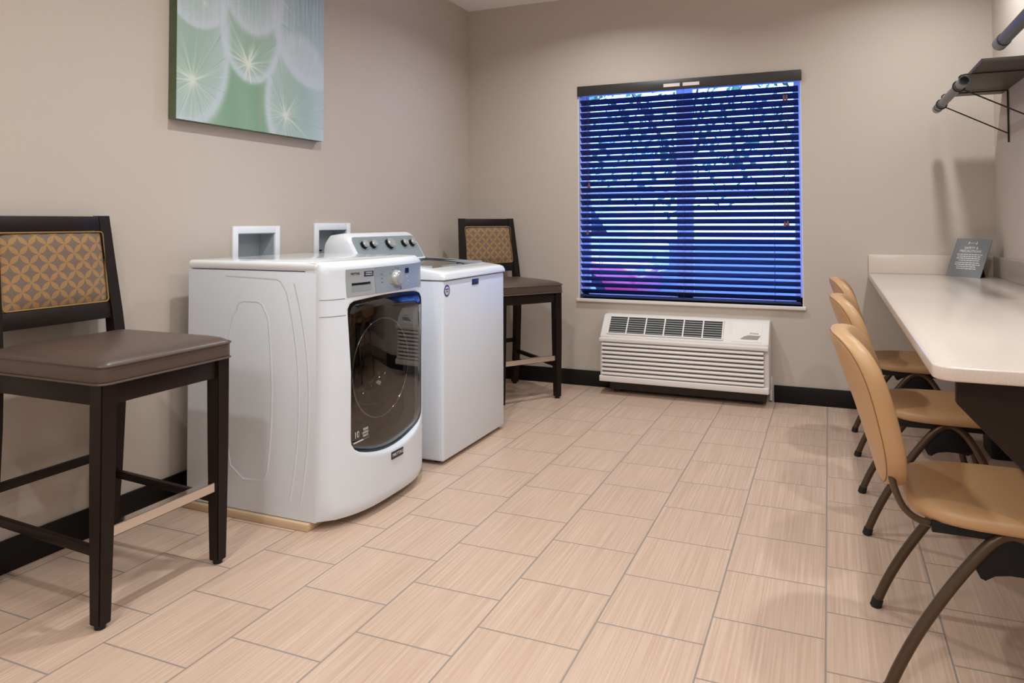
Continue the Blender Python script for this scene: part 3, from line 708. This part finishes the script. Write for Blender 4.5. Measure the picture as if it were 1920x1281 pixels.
    # console
    def patch(name, y0, y1, za, zb3, off, mat, par, r_=.006, th=.002, ny=24, nz_=6, ztop=None):
        bm = newbm(); G = {}
        for i in range(ny + 1):
            for j in range(nz_ + 1):
                y = y0 + (y1 - y0) * i / ny; z = za + (zb3 - za) * j / nz_
                for s_ in (0, 1): G[i, j, s_] = bm.verts.new((fx(y, z) + (off if s_ else off - th), y, z))
        for i in range(ny):
            for j in range(nz_):
                bm.faces.new([G[i, j, 1], G[i + 1, j, 1], G[i + 1, j + 1, 1], G[i, j + 1, 1]])
        for i in range(ny):
            for j in (0, nz_): bm.faces.new([G[i, j, 0], G[i + 1, j, 0], G[i + 1, j, 1], G[i, j, 1]])
        for j in range(nz_):
            for i in (0, ny): bm.faces.new([G[i, j, 0], G[i, j + 1, 0], G[i, j + 1, 1], G[i, j, 1]])
        return finish(bm, name, mat, par, smooth=40)
    con = patch('control_panel', 2.462, 2.872, .864, .968, .003, m_cons, t); con['label'] = 'brushed silver control panel with the dial'
    drw = patch('detergent_drawer', 2.300, 2.459, .864, .968, .003, m_console2, t, ny=10)
    patch('drawer_handle', 2.322, 2.436, .880, .912, .0034, m_cons, drw, ny=8, th=.0005)
    patch('drawer_recess', 2.325, 2.430, .905, .914, .0040, m_disp, drw, ny=8, th=.0005)
    patch('nameplate', 2.395, 2.452, .936, .956, .0040, m_navy, drw, ny=4, nz_=1, th=.0005)
    XA, YA = (0, 1, 0), (0, 0, 1)
    def xt(y, z): return Vector((1, (fx(y + .01, z) - fx(y - .01, z)) / .02, 0))
    def tx(nm, body, y, z, size, mat, par, off=.004, align='CENTER'):
        e = .01; sl = (fx(y + e, z) - fx(y - e, z)) / (2 * e); return text(nm, body, size, mat, par, (fx(y, z) + off, y, z), (sl, 1, 0), (0, 0, 1), align)
    tx('lettering', 'MAYTAG', 2.345, .950, .012, m_dark, drw); tx('lettering', 'COMMERCIAL', 2.423, .950, .0065, m_ink, drw, .0046); tx('lettering', 'TECHNOLOGY', 2.423, .942, .0065, m_ink, drw, .0046)
    yk, zk = 2.615, .915
    e = .01; sl = (fx(yk + e, zk) - fx(yk - e, zk)) / (2 * e); nk = Vector((1, -sl, 0)).normalized()
    bm = newbm(); disc(bm, Vector((fx(yk, zk) + .002, yk, zk)), nk, .034, .031, .022, 40, .003); kn = finish(bm, 'dial', m_silver, con, smooth=40); kn['label'] = 'large silver cycle dial'
    bm = newbm(); disc(bm, Vector((fx(yk, zk) + .002, yk, zk)) + nk * .0222, nk, .024, .023, .002, 32); finish(bm, 'dial_cap', m_console2, kn)
    for k in range(12):
        a = math.radians(-60 + k * 27); yy, zz = yk + .047 * math.sin(a), zk + .043 * math.cos(a)
        if abs(zz - .916) < .05: patch('cycle_mark', yy - .006, yy + .006, zz - .001, zz + .001, .0038, m_grayink, con, ny=1, nz_=1, th=.0004)
    patch('display', 2.690, 2.722, .930, .952, .0045, m_disp, con, ny=3, nz_=1, th=.0008)
    for k in range(3): patch('button_mark', 2.504, 2.516, .935 - k * .016, .938 - k * .016, .0038, m_grayink, con, ny=1, nz_=1, th=.0004)
    for k, (yy, zz) in enumerate(((2.705, .912), (2.712, .893), (2.705, .880))):
        bm = newbm(); disc(bm, (fx(yy, zz) + .002, yy, zz), (1, 0, 0), .007, .006, .003, 16); finish(bm, 'push_button', m_console2, con)
    bm = newbm(); disc(bm, (fx(2.64, .872) + .002, 2.64, .872), (1, 0, 0), .008, .007, .003, 16); finish(bm, 'push_button', m_chrome, con)
    # badge under the door, warranty print on the glass, small round mark
    bg = patch('badge', 2.524, 2.608, .186, .214, .004, m_dark, t, ny=4, nz_=1, th=.004); tx('lettering', 'MAYTAG', 2.566, .200, .0195, m_ink, bg, .0046)
    for body, y, z, sz in (('10', 2.347, .327, .035), ('YEAR', 2.396, .340, .015), ('LIMITED', 2.396, .327, .012), ('PARTS', 2.396, .315, .012)):
        text('warranty_print', body, sz, m_ink, dd, (dx(y, z) + .0015, y, z), (0, 1, 0), (0, 0, 1))
    bm = newbm(); box(bm, dx(2.37, .30) + .0012, dx(2.37, .30) + .0018, 2.322, 2.425, .299, .304); finish(bm, 'underline', m_ink, dd, smooth=0)
    bm = newbm(); disc(bm, (fx(2.872, .20) - .004, 2.872, .20), (1, .5, 0), .016, .015, .005, 24); finish(bm, 'round_seal', m_console2, t)
    # feet
    for x in (Xb + .06, Xf - .06):
        for y in (Ya + .06, Yb - .06):
            pass
    return t
front_loader()

# ================================================================== top-load washer
def top_loader():
    Ya, Yb, Xb, Xf = 3.022, 3.712, -2.40, -1.692
    t = thing('washing_machine', 'white top-load washer with knob console, between the front-load washer and the far stool', 'washing machine', ((Xb + Xf) / 2, (Ya + Yb) / 2, 0))
    bm = newbm(); box(bm, Xb, Xf, Ya, Yb, .018, .870, bev=.010, seg=3); finish(bm, 'cabinet', m_white, t)
    for x in (Xb + .06, Xf - .06):
        for y in (Ya + .06, Yb - .06):
            bm = newbm(); disc(bm, (x, y, 0), (0, 0, 1), .022, .018, .02, 16); finish(bm, 'foot', m_glide, t)
    # deck: curved in side view, with an opening for the lid
    def dz(x): q = (x - Xf) / (-2.18 - Xf); q = max(0, min(1, q)); return .908 + .037 * math.sin(q * math.pi / 2) ** .8
    bm = newbm(); xs = [Xf + .006, Xf - .002, Xf - .02] + [Xf - .02 - k * .045 for k in range(1, 11)] + [Xb]
    zt = [.893, .906, dz(Xf - .02)] + [dz(x) for x in xs[3:]]
    lx0, lx1, ly0, ly1 = -2.17, -1.80, Ya + .085, Yb - .055
    prof = [(Ya - .003, -.012), (Ya + .004, -.003), (Ya + .018, 0), (ly0, 0), (ly1, 0), (Yb - .018, 0), (Yb - .004, -.003), (Yb + .003, -.012)]
    G = [[bm.verts.new((x, y, z + d)) for y, d in prof] for x, z in zip(xs, zt)]
    for i in range(len(xs) - 1):
        for j in range(len(prof) - 1):
            xm_ = (xs[i] + xs[i + 1]) / 2
            if j == 3 and lx0 < xm_ < lx1: continue
            bm.faces.new((G[i][j], G[i + 1][j], G[i + 1][j + 1], G[i][j + 1]))
    Bt = [bm.verts.new((Xf + .006, Ya - .003, .874)), bm.verts.new((Xf + .006, Yb + .003, .874)), bm.verts.new((Xb, Yb + .003, .874)), bm.verts.new((Xb, Ya - .003, .874))]
    bm.faces.new([G[0][j] for j in range(len(prof))] + [Bt[1], Bt[0]]); bm.faces.new([G[-1][j] for j in range(len(prof))] + [Bt[2], Bt[3]])
    bm.faces.new([G[i][0] for i in range(len(xs))] + [Bt[3], Bt[0]]); bm.faces.new([G[i][-1] for i in range(len(xs))] + [Bt[2], Bt[1]])
    finish(bm, 'top_deck', m_lid, t, smooth=40)
    bm = newbm(); i0 = [i for i in range(len(xs) - 1) if lx0 < (xs[i] + xs[i + 1]) / 2 < lx1]
    xa, xb_ = xs[i0[-1] + 1], xs[i0[0]]
    for a, b2, c_, d_ in ((xa, xb_, ly0 - .002, ly0), (xa, xb_, ly1, ly1 + .002)): box(bm, a, b2, c_, d_, .85, .935)
    box(bm, xa, xb_, ly0, ly1, .878, .882); finish(bm, 'tub_well', m_boxin, t, smooth=0)
    bm = newbm(); n_ = 10; V0 = []
    for k in range(n_ + 1):
        x = xa + (xb_ - xa) * k / n_; V0.append([bm.verts.new((x, y, dz(x) - .008)) for y in (ly0, ly1)])
    for k in range(n_): bm.faces.new((V0[k][0], V0[k + 1][0], V0[k + 1][1], V0[k][1]))
    ld = finish(bm, 'lid', m_lidg, t); ld['label'] = 'gray glass lid in a white deck'
    bm = newbm(); box(bm, xb_ - .05, xb_ - .03, (ly0 + ly1) / 2 - .1, (ly0 + ly1) / 2 + .1, dz(xb_) - .008, dz(xb_) + .002, bev=.003); finish(bm, 'lid_handle', m_cons, ld)
    # console: leaning slab with rounded shoulders
    def outline(z0, zt_, y0, y1, r_):
        pts = [(y0, z0), (y1, z0)]
        for k in range(9): a = math.radians(k * 11.25); pts.append((y1 - r_ * .75 + r_ * .75 * math.cos(a) - .0, zt_ - r_ + r_ * math.sin(a)))
        for k in range(9): a = math.radians(90 + k * 11.25); pts.append((y0 + r_ * .75 + r_ * .75 * math.cos(a), zt_ - r_ + r_ * math.sin(a)))
        return pts
    def cxf(z): return -2.185 - (z - .94) * .62
    bm = newbm(); oa = outline(.93, 1.094, Ya + .012, Yb - .012, .06); n_ = len(oa); oc = ((Ya + Yb) / 2, 1.01)
    A_ = [bm.verts.new((cxf(z), oc[0] + (y - oc[0]) * .972, oc[1] + (z - oc[1]) * (.955 if z > 1 else 1))) for y, z in oa]
    B_ = [bm.verts.new((cxf(z) - .022, y, z)) for y, z in oa]; C_ = [bm.verts.new((Xb + .02, y, z - (.01 if z > 1 else 0))) for y, z in oa]; D_ = [bm.verts.new((Xb, oc[0] + (y - oc[0]) * .98, z - (.03 if z > 1 else 0))) for y, z in oa]
    bm.faces.new(A_); bm.faces.new(D_)
    for P_, Q_ in ((A_, B_), (B_, C_), (C_, D_)):
        for k in range(n_): bm.faces.new((P_[k], P_[(k + 1) % n_], Q_[(k + 1) % n_], Q_[k]))
    cs_ = finish(bm, 'console', m_whitep, t, smooth=50)
    bm = newbm(); oi = outline(.952, 1.074, Ya + .055, Yb - .030, .035)
    A_ = [bm.verts.new((cxf(z) + .003, y, z)) for y, z in oi]; B_ = [bm.verts.new((cxf(z) - .004, y, z)) for y, z in oi]; bm.faces.new(A_)
    for k in range(len(oi)): bm.faces.new((A_[k], A_[(k + 1) % len(oi)], B_[(k + 1) % len(oi)], B_[k]))
    pn = finish(bm, 'knob_panel', m_cons, cs_, smooth=30); pn['label'] = 'silver gray panel carrying the five knobs'
    nk = Vector((1, 0, .62)).normalized()
    for y, r_ in ((3.150, .022), (3.232, .022), (3.388, .031), (3.535, .022), (3.618, .022)):
        z = 1.030; c_ = Vector((cxf(z) + .003, y, z))
        bm = newbm(); disc(bm, c_, nk, r_, r_ * .95, .018, 28); kb = finish(bm, 'knob', m_blackp, cs_, smooth=40)
        bm = newbm(); disc(bm, c_ + nk * .018, nk, r_ * .97, r_ * .86, .008, 28, .002); finish(bm, 'knob_cap', m_silver, kb, smooth=40)
        for a in range(-2, 3):
            an = math.radians(a * 35); p = c_ + Vector((-.0, math.sin(an) * (r_ + .008), 0)) + Vector((-.62, 0, 1)).normalized() * math.cos(an) * (r_ + .008)
            bm = newbm(); disc(bm, p, nk, .0022, .0022, .0006, 8); finish(bm, 'dial_mark', m_grayink, pn)
    bm = newbm(); box(bm, Xf + .0, Xf + .0025, 3.318, 3.390, .829, .858, bev=.0008); finish(bm, 'badge', m_navy, t)
    bm = newbm(); disc(bm, (Xf, 3.055, .822), (1, 0, 0), .028, .028, .0012, 32); bs = finish(bm, 'round_sticker', m_bluest, t); bs['label'] = 'round blue and white sticker'
    for k in range(20):
        pass
    bm = newbm(); disc(bm, (Xf + .0012, 3.055, .822), (1, 0, 0), .020, .020, .0006, 24); finish(bm, 'sticker_center', m_ink, bs)
    text('lettering', 'ENERGY', .0115, m_bluest, bs, (Xf + .0021, 3.055, .829), (0, 1, 0), (0, 0, 1), sx=.8)
    text('lettering', 'STAR', .0115, m_bluest, bs, (Xf + .0021, 3.055, .817), (0, 1, 0), (0, 0, 1), sx=.8)
    return t
top_loader()

# ================================================================== wall air conditioner
def ac():
    x0, x1 = -1.432, -.350; yf = 4.685
    t = thing('air_conditioner', 'long white wall air conditioner with ribbed front under the window', 'air conditioner', ((x0 + x1) / 2, YB, .08))
    P_ = [(YB, .085), (yf + .014, .085), (yf + .012, .098), (yf + .012, .372), (yf + .010, .388), (4.800, .512), (4.815, .518), (YB, .518)]
    bm = newbm(); prism(bm, P_, 'x', x0, x1, bev=.008, seg=3); finish(bm, 'cover', m_ac, t, smooth=40)
    # ribbed front grille
    bm = newbm(); n = 8; z0, z1 = .128, .350
    for k in range(n):
        z = z0 + (z1 - z0) * (k + .5) / n; h_ = (z1 - z0) / n
        prism(bm, [(yf + .010, z - h_ * .36), (yf - .013, z - h_ * .34), (yf - .016, z - h_ * .05), (yf - .010, z + h_ * .24), (yf - .002, z + h_ * .36), (yf + .010, z + h_ * .36)], 'x', x0 + .018, x1 - .030, bev=.002)
    finish(bm, 'front_louver', m_ac, t, smooth=40)
    bm = newbm(); box(bm, x0 + .02, x1 - .032, yf + .009, yf + .0118, z0, z1); finish(bm, 'louver_back', m_steel, t, smooth=0)
    bm = newbm(); box(bm, x0 + .001, x1 - .001, yf - .016, yf + .013, .088, .127, bev=.006, seg=3); box(bm, x0 + .001, x1 - .001, yf - .016, yf + .013, .351, .378, bev=.006, seg=3); finish(bm, 'front_rail', m_ac, t, smooth=40)
    # sloped outlet
    sl = Vector((0, 4.800 - (yf + .010), .512 - .388)).normalized(); nr = Vector((0, -sl.z, sl.y)); o0 = Vector((0, yf + .010, .388))
    def q(x, s_, h_): return Vector((x, 0, 0)) + o0 + sl * s_ + nr * h_
    def slab(bm, xa, xb_, s0, s1, h0, h1, skew=0):
        v_ = [bm.verts.new(q(x + (skew if s_ == s0 else 0), s_, h_)) for h_ in (h0, h1) for x, s_ in ((xa, s0), (xb_, s0), (xb_, s1), (xa, s1))]
        for f_ in ((0, 1, 2, 3), (4, 5, 6, 7), (0, 1, 5, 4), (1, 2, 6, 5), (2, 3, 7, 6), (3, 0, 4, 7)): bm.faces.new([v_[i] for i in f_])
    L_ = .165; ga, gb = x0 + .052, x0 + .800
    bm = newbm(); slab(bm, ga, gb, .020, L_ - .015, -.001, .0015); finish(bm, 'outlet_opening', m_acd, t, smooth=0)
    for k in range(7):
        s_ = .030 + k * .0172; bm = newbm(); slab(bm, ga, gb, s_, s_ + .0042, .0005, .005); finish(bm, 'outlet_fin', m_fin, t, smooth=0)
    bm = newbm()
    for k in range(7): xx = ga + (gb - ga) * k / 6; slab(bm, xx - .004, xx + .004, .018, L_ - .012, .0005, .009)
    slab(bm, ga - .006, gb + .006, .014, .021, 0, .009); slab(bm, ga - .006, gb + .006, L_ - .016, L_ - .010, 0, .009)
    finish(bm, 'outlet_frame', m_ac, t, smooth=0)
    bm = newbm(); slab(bm, gb + .060, x1 - .045, .012, L_ - .012, 0, .0022); dr = finish(bm, 'control_door', m_ac, t, smooth=0)
    bm = newbm(); pts = [(x1 - .175, .030), (x1 - .070, .030), (x1 - .050, .062), (x1 - .075, .060), (x1 - .12, .062), (x1 - .15, .052)]
    A_ = [bm.verts.new(q(x, s_, .003)) for x, s_ in pts]; B_ = [bm.verts.new(q(x, s_, .0005)) for x, s_ in pts]; bm.faces.new(A_)
    for k in range(len(pts)): bm.faces.new((A_[k], A_[(k + 1) % len(pts)], B_[(k + 1) % len(pts)], B_[k]))
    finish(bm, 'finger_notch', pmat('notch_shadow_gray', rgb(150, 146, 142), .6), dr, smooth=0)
    text('lettering', 'Amana', .019, m_grayink, dr, q(x1 - .090, .076, .0028), (1, 0, 0), sl)
    # steel chassis below the cover, against the wall
    bm = newbm(); box(bm, x0 + .05, x1 - .03, YB - .13, YB - .001, .022, .085, bev=.003); finish(bm, 'chassis', m_steel, t)
    for x in (x0 + .09, x1 - .07): bm = newbm(); box(bm, x - .02, x + .02, YB - .10, YB - .03, .0, .022, bev=.002); finish(bm, 'leveling_foot', m_steel, t)
    bm = newbm(); box(bm, x1 - .012, x1 + .004, YB - .02, YB, .01, .16, bev=.003); finish(bm, 'caulk_strip', m_whitep, t)
ac()

# ================================================================== worktop, support, chairs
CT, CB = .833, .802; CX, CY = .207, 1.792
t = thing('worktop', 'long beige stone worktop with backsplash fixed along the right wall', 'counter', (CX + .3, 3.2, CB))
poly = [(XR, CY), (XR, YB), (CX + .012, YB)]
for k in range(9): a = math.radians(180 + k * 11.25); poly.append((CX + .045 + .045 * math.cos(a), CY + .045 + .045 * math.sin(a)))
bm = newbm(); prism(bm, poly, 'z', CB, CT, bev=.004, seg=3); finish(bm, 'slab', m_quartz, t, smooth=40)
bm = newbm(); box(bm, CX + .014, XR, YB - .02, YB - .0005, CT, .947, bev=.002); finish(bm, 'backsplash', m_quartz, t)
bm = newbm(); box(bm, XR - .022, XR - .0005, CY, YB - .02, CT, .947, bev=.002); finish(bm, 'backsplash', m_quartz, t)
for yy, lab in ((1.90, 'dark brown wooden gusset panel bracing the near end of the worktop'), (4.45, None)):
    if lab is None: continue
    bm = newbm(); prism(bm, [(.262, CB), (.262, .735), (.865, .075), (XR, .075), (XR, CB)], 'y', yy - .012, yy + .014, bev=.002)
    g = finish(bm, 'gusset_panel', m_darkwood); tag(g, lab, 'support')
# waste bin in the shade below the worktop
t = thing('waste_bin', 'black bin on the floor in the shade beneath the worktop', 'waste bin', (.79, 4.2, 0))
bm = newbm(); b2 = [(.712, .868, 4.10, 4.32, 0), (.700, .876, 4.085, 4.335, .30)]
R_ = [[bm.verts.new((x, y, z)) for x, y in rrect(a, b_, c_, d_, .02, 4)] for a, b_, c_, d_, z in b2]; n_ = len(R_[0])
I_ = [[bm.verts.new((x, y, z)) for x, y in rrect(a + .004, b_ - .004, c_ + .004, d_ - .004, .02, 4)] for a, b_, c_, d_, z in (b2[1], (.716, .864, 4.104, 4.316, .006))]
sq = R_ + I_
for a, c_ in zip(sq, sq[1:]):
    for k in range(n_): bm.faces.new((a[k], a[(k + 1) % n_], c_[(k + 1) % n_], c_[k]))
bm.faces.new(sq[0]); bm.faces.new(sq[-1]); finish(bm, 'bin_body', m_blackp, t)
bm = newbm(); sweep(bm, [(x, y, .30) for x, y in rrect(.698, .878, 4.083, 4.337, .022, 4)], .005, 8, closed=True); finish(bm, 'rim', m_blackp, t)

def make_chair():
    t = thing('side_chair', '', 'chair')
    side = [(-.235, .008), (-.203, .085), (-.160, .170), (-.100, .268), (-.040, .352), (.0, .397), (.035, .415), (.070, .405), (.105, .365), (.145, .290), (.185, .180), (.222, .008)]
    for s in (-1, 1):
        pts = spline([(x, s * (.222 - .03 * (z / .42) ** 1.5), z) for x, z in side], 5)
        ik = max(range(len(pts)), key=lambda i: pts[i].z)
        bm = newbm(); sweep(bm, pts[:ik + 1], .0135, 14); l1 = finish(bm, 'leg', m_frame, t, smooth=60)
        bm = newbm(); sweep(bm, pts[ik:], .0135, 14); l2 = finish(bm, 'leg', m_frame, t, smooth=60)
        for l_, p, d in ((l1, pts[0], pts[1] - pts[0]), (l2, pts[-1], pts[-2] - pts[-1])):
            d = d.normalized(); bm = newbm(); sweep(bm, [Vector((p.x, p.y, 0)) - d * 0 + Vector((0, 0, .001)), p + d * .017], [.0165, .0155], 12); finish(bm, 'foot_cap', m_glide, l_)
        # plastic web filling the arch
        y = s * .192
        bm = newbm(); web = [(-.045, .336), (-.030, .306), (-.020, .302), (.0, .316), (.030, .322), (.065, .322), (.095, .316), (.118, .330), (.100, .362), (.070, .395), (.035, .405), (.0, .388)]
        prism(bm, web, 'y', y - .004, y + .004, bev=.0015); finish(bm, 'arch_web', m_blackp, t)
        # rod from under the seat up to the backrest
        bm = newbm(); sweep(bm, spline([(.06, s * .150, .412), (-.06, s * .165, .410), (-.135, s * .175, .412), (-.180, s * .182, .435), (-.205, s * .185, .480), (-.225, s * .180, .56)], 6), .0085, 10); finish(bm, 'back_rod', m_frame, t, smooth=60)
    bm = newbm()
    for s in (-1, 1): box(bm, -.13, .20, s * .182 - .014, s * .182 + .014, .398, .424, bev=.003)
    box(bm, -.02, .07, -.18, .18, .400, .420, bev=.003); finish(bm, 'seat_frame', m_blackp, t)
    # seat pad
    def so(sc, z):
        pts = []
        for k in range(56):
            a = 2 * math.pi * k / 56; c_, s_ = math.cos(a), math.sin(a); e = 2 / 4.2
            x = .225 * abs(c_) ** e * (1 if c_ > 0 else -1); y = .228 * abs(s_) ** e * (1 if s_ > 0 else -1)
            if x < 0: y *= 1 - .16 * (x / -.225) ** 2
            pts.append(Vector((.045 + x * sc, y * sc, z - .012 * max(0, (x - .12) / .1) ** 2 * 0)))
        return pts
    bm = newbm(); rr = [so(.93, .420), so(.985, .424), so(1.0, .434), so(.99, .446), so(.955, .455), so(.86, .460), so(.6, .459), so(.3, .457)]
    V_ = [[bm.verts.new(p) for p in r_] for r_ in rr]
    for a, c_ in zip(V_, V_[1:]):
        for k in range(56): bm.faces.new((a[k], a[(k + 1) % 56], c_[(k + 1) % 56], c_[k]))
    bm.faces.new(V_[0]); bm.faces.new(V_[-1]); finish(bm, 'seat', m_tan, t, smooth=60)
    # backrest: boxed cushion with a rounded outline, wrapped towards the sitter
    nO = 72; zc, hz, hwb = .662, .190, .216
    def bo(t_, sc, inset=0):
        c_, s_ = math.cos(t_), math.sin(t_); e_ = 2 / (2.9 if s_ > 0 else 4.0)
        y = (hwb - inset) * sc * abs(c_) ** (2 / 4.2) * (1 if c_ > 0 else -1) * (1 - .10 * max(0, -s_) ** 2); z = (hz - inset) * sc * abs(s_) ** e_ * (1 if s_ > 0 else -1)
        return y, zc + z
    def bxs(y, z):
        v_ = (z - (zc - hz)) / (2 * hz); return -.212 - .118 * max(0, v_) ** 1.25 + .058 * abs(y / hwb) ** 2.1 * (.35 + .65 * v_)
    rings = []
    for sc, ins, dxx in [(.02, 0, -.032), (.35, 0, -.032), (.65, 0, -.031), (.88, 0, -.029), (1, .012, -.0265), (1, .004, -.0235), (1, 0, -.018), (1, -.002, 0), (1, 0, .018), (1, .005, .0245), (1, .016, .028), (.88, 0, .031), (.65, 0, .033), (.35, 0, .034), (.02, 0, .034)]:
        ring = []
        for k in range(nO):
            y, z = bo(2 * math.pi * k / nO, sc, ins); ring.append(Vector((bxs(y, z) + dxx, y, z)))
        rings.append(ring)
    bm = newbm(); V_ = [[bm.verts.new(p) for p in r_] for r_ in rings]
    for a, c_ in zip(V_, V_[1:]):
        for k in range(nO): bm.faces.new((a[k], a[(k + 1) % nO], c_[(k + 1) % nO], c_[k]))
    bm.faces.new(V_[0]); bm.faces.new(V_[-1]); bk = finish(bm, 'backrest', m_tan, t, smooth=75)
    bm = newbm(); sweep(bm, [p + Vector((.001, 0, 0)) for p in rings[5]], .0016, 6, closed=True)
    finish(bm, 'seam', pmat('seam_thread', rgb(120, 84, 52), .7), bk)
    return t
ch = make_chair(); XC = .350
ch.location = (XC, 2.195, 0); ch['group'] = 'tan chairs pulled up to the worktop'
ch['label'] = 'tan padded chair with bronze tube legs, nearest of the row at the worktop'
dup(ch, (XC, 3.175, 0), 0, label='tan padded chair in the middle of the row at the worktop')
dup(ch, (XC, 4.135, 0), 0, label='tan padded chair nearest the window wall, last in the row at the worktop')

# ================================================================== sign on the worktop
def sign():
    bl_ = Vector((.618, 4.795, CT)); a = .86; w, h_, ti = .222, .236, .43
    bx_ = Vector((math.cos(a), -math.sin(a), 0)); n_ = Vector((math.sin(a), math.cos(a), 0)); s_ = n_ * math.sin(ti) + Vector((0, 0, math.cos(ti))); nr = bx_.cross(s_)
    t = thing('counter_sign', 'gray safety notice card leaning back on the worktop in the corner', 'sign', tuple(bl_ + bx_ * w / 2))
    bm = newbm()
    def pl(x, y, z): return bl_ + bx_ * x + s_ * y + nr * z
    V_ = [bm.verts.new(pl(x, y, z)) for z in (0, -.004) for x, y in ((0, 0), (w, 0), (w, h_), (0, h_))]
    for f_ in ((0, 1, 2, 3), (4, 5, 6, 7), (0, 1, 5, 4), (1, 2, 6, 5), (2, 3, 7, 6), (3, 0, 4, 7)): bm.faces.new([V_[i] for i in f_])
    cd_ = finish(bm, 'card', m_sign, t, smooth=0)
    for body, y, sz in (('SAFETY &', .178, .021), ('PRECAUTIONS', .158, .021)): text('lettering', body, sz, m_ink, cd_, pl(w * .50, y, .0006), bx_, s_, sx=1.0, ext=.0003)
    lines = [(.138, .16), (.126, .145), (.114, .15), (.102, .115), (.088, .145), (.076, .145), (.064, .12), (.052, .11)]
    for k, (y, wd) in enumerate(lines):   # body copy too small to read: broken strokes
        rd = random.Random(k); x = w * .5 - wd / 2; bm = newbm()
        while x < w * .5 + wd / 2:
            L_ = rd.uniform(.008, .022); V_ = [bm.verts.new(pl(xx, yy, .0006)) for xx, yy in ((x, y - .0022), (x + L_, y - .0022), (x + L_, y + .0022), (x, y + .0022))]; bm.faces.new(V_); x += L_ + .003
        finish(bm, 'text_line', m_ink, cd_, smooth=0)
    bm = newbm()
    for x in (w * .5 - .026, w * .5 + .024):
        V_ = [bm.verts.new(pl(xx, yy, .0006)) for xx, yy in ((x, .200), (x + .004, .200), (x + .004, .218), (x, .218))]; bm.faces.new(V_)
    V_ = [bm.verts.new(pl(xx, yy, .0006)) for xx, yy in ((w * .5 - .022, .2075), (w * .5 + .024, .2075), (w * .5 + .024, .2095), (w * .5 - .022, .2095))]; bm.faces.new(V_)
    finish(bm, 'pictogram', m_ink, cd_, smooth=0)
    bm = newbm(); q0 = bl_ + bx_ * .06 + s_ * h_ * .62 - nr * .004
    fz = lambda x: bl_ + bx_ * x + n_ * .085
    V_ = [bm.verts.new(v_) for v_ in (pl(.05, h_ * .62, -.004), pl(w - .05, h_ * .62, -.004), fz(w - .04), fz(.04), pl(.05, h_ * .62, -.008), pl(w - .05, h_ * .62, -.008), fz(w - .04) + n_ * .004, fz(.04) + n_ * .004)]
    for f_ in ((0, 1, 2, 3), (4, 5, 6, 7), (0, 1, 5, 4), (1, 2, 6, 5), (2, 3, 7, 6), (3, 0, 4, 7)): bm.faces.new([V_[i] for i in f_])
    finish(bm, 'easel_back', m_signb, t, smooth=0)
sign()

# ================================================================== wall shelves with hanging rods
def shelf(y0, y1, brs, label, rod_label, ry0, ry1):
    Z = 1.848; x0 = .632
    t = thing('wall_shelf', label, 'shelf', (XR, (y0 + y1) / 2, Z))
    bm = newbm(); box(bm, x0, XR - .001, y0, y1, Z, Z + .018, bev=.0015); finish(bm, 'board', m_shelf, t)
    rx, rz = .578, 1.787
    for yb in brs:
        bm = newbm(); r_ = .0035
        sweep(bm, [(XR - .006, yb, Z - .004), (XR - .006, yb, 1.565)], .0045, 8)
        loop = [(rx + .0255 * math.cos(a), yb, rz + .0255 * math.sin(a)) for a in [math.radians(d) for d in range(90, 401, 15)]]
        sweep(bm, [(XR - .006, yb, Z - .006), (x0 - .01, yb, Z - .006), (x0 - .032, yb, Z - .007), (x0 - .045, yb, Z - .010), (x0 - .053, yb, Z - .018)] + loop, r_, 8)
        sweep(bm, [(rx + .018, yb, rz - .018), (XR - .006, yb, 1.612)], r_, 8)
        finish(bm, 'bracket', m_iron, t, smooth=60)
    bm = newbm(); sweep(bm, [(rx, ry0 + .07, rz), (rx, ry1 - .07, rz)], .021, 20)
    rd_ = finish(bm, 'hanging_rod', m_tube, None, smooth=60)
    rt = thing('clothes_rod', rod_label, 'clothes rod', (rx, (ry0 + ry1) / 2, rz)); rd_.parent = rt; rd_.location = (-rx, -(ry0 + ry1) / 2, -rz); rd_.name = 'tube'
    for a, b_, c_ in ((ry0, ry0 + .085, 1), (ry1 - .085, ry1, 0)):
        bm = newbm(); n_ = 20
        prof = [(a, .019), (a, .0238), (b_, .0238), (b_, .0208)] if c_ else [(a, .0208), (a, .0238), (b_ - .008, .0238), (b_, .017), (b_, .001)]
        R_ = [[bm.verts.new((rx + r2 * math.cos(2 * math.pi * k / n_), y, rz + r2 * math.sin(2 * math.pi * k / n_))) for k in range(n_)] for y, r2 in prof]
        if c_:
            R_.insert(0, [bm.verts.new((rx + .019 * math.cos(2 * math.pi * k / n_), a + .05, rz + .019 * math.sin(2 * math.pi * k / n_))) for k in range(n_)])
            bm.faces.new(R_[0])
        for P_, Q_ in zip(R_, R_[1:]):
            for k in range(n_): bm.faces.new((P_[k], P_[(k + 1) % n_], Q_[(k + 1) % n_], Q_[k]))
        finish(bm, 'end_cap', m_band, rt, smooth=50)
shelf(3.70, 4.66, (3.93, 4.50), 'dark wall shelf on wire brackets high on the right wall, near the window wall', 'short steel clothes rod hung below the whole dark shelf in view', 3.78, 4.70)
shelf(1.75, 2.80, (2.05, 2.55), 'dark wall shelf on wire brackets at the upper right edge of the picture', 'steel clothes rod end poking into the top right corner of the picture', 1.80, 3.06)
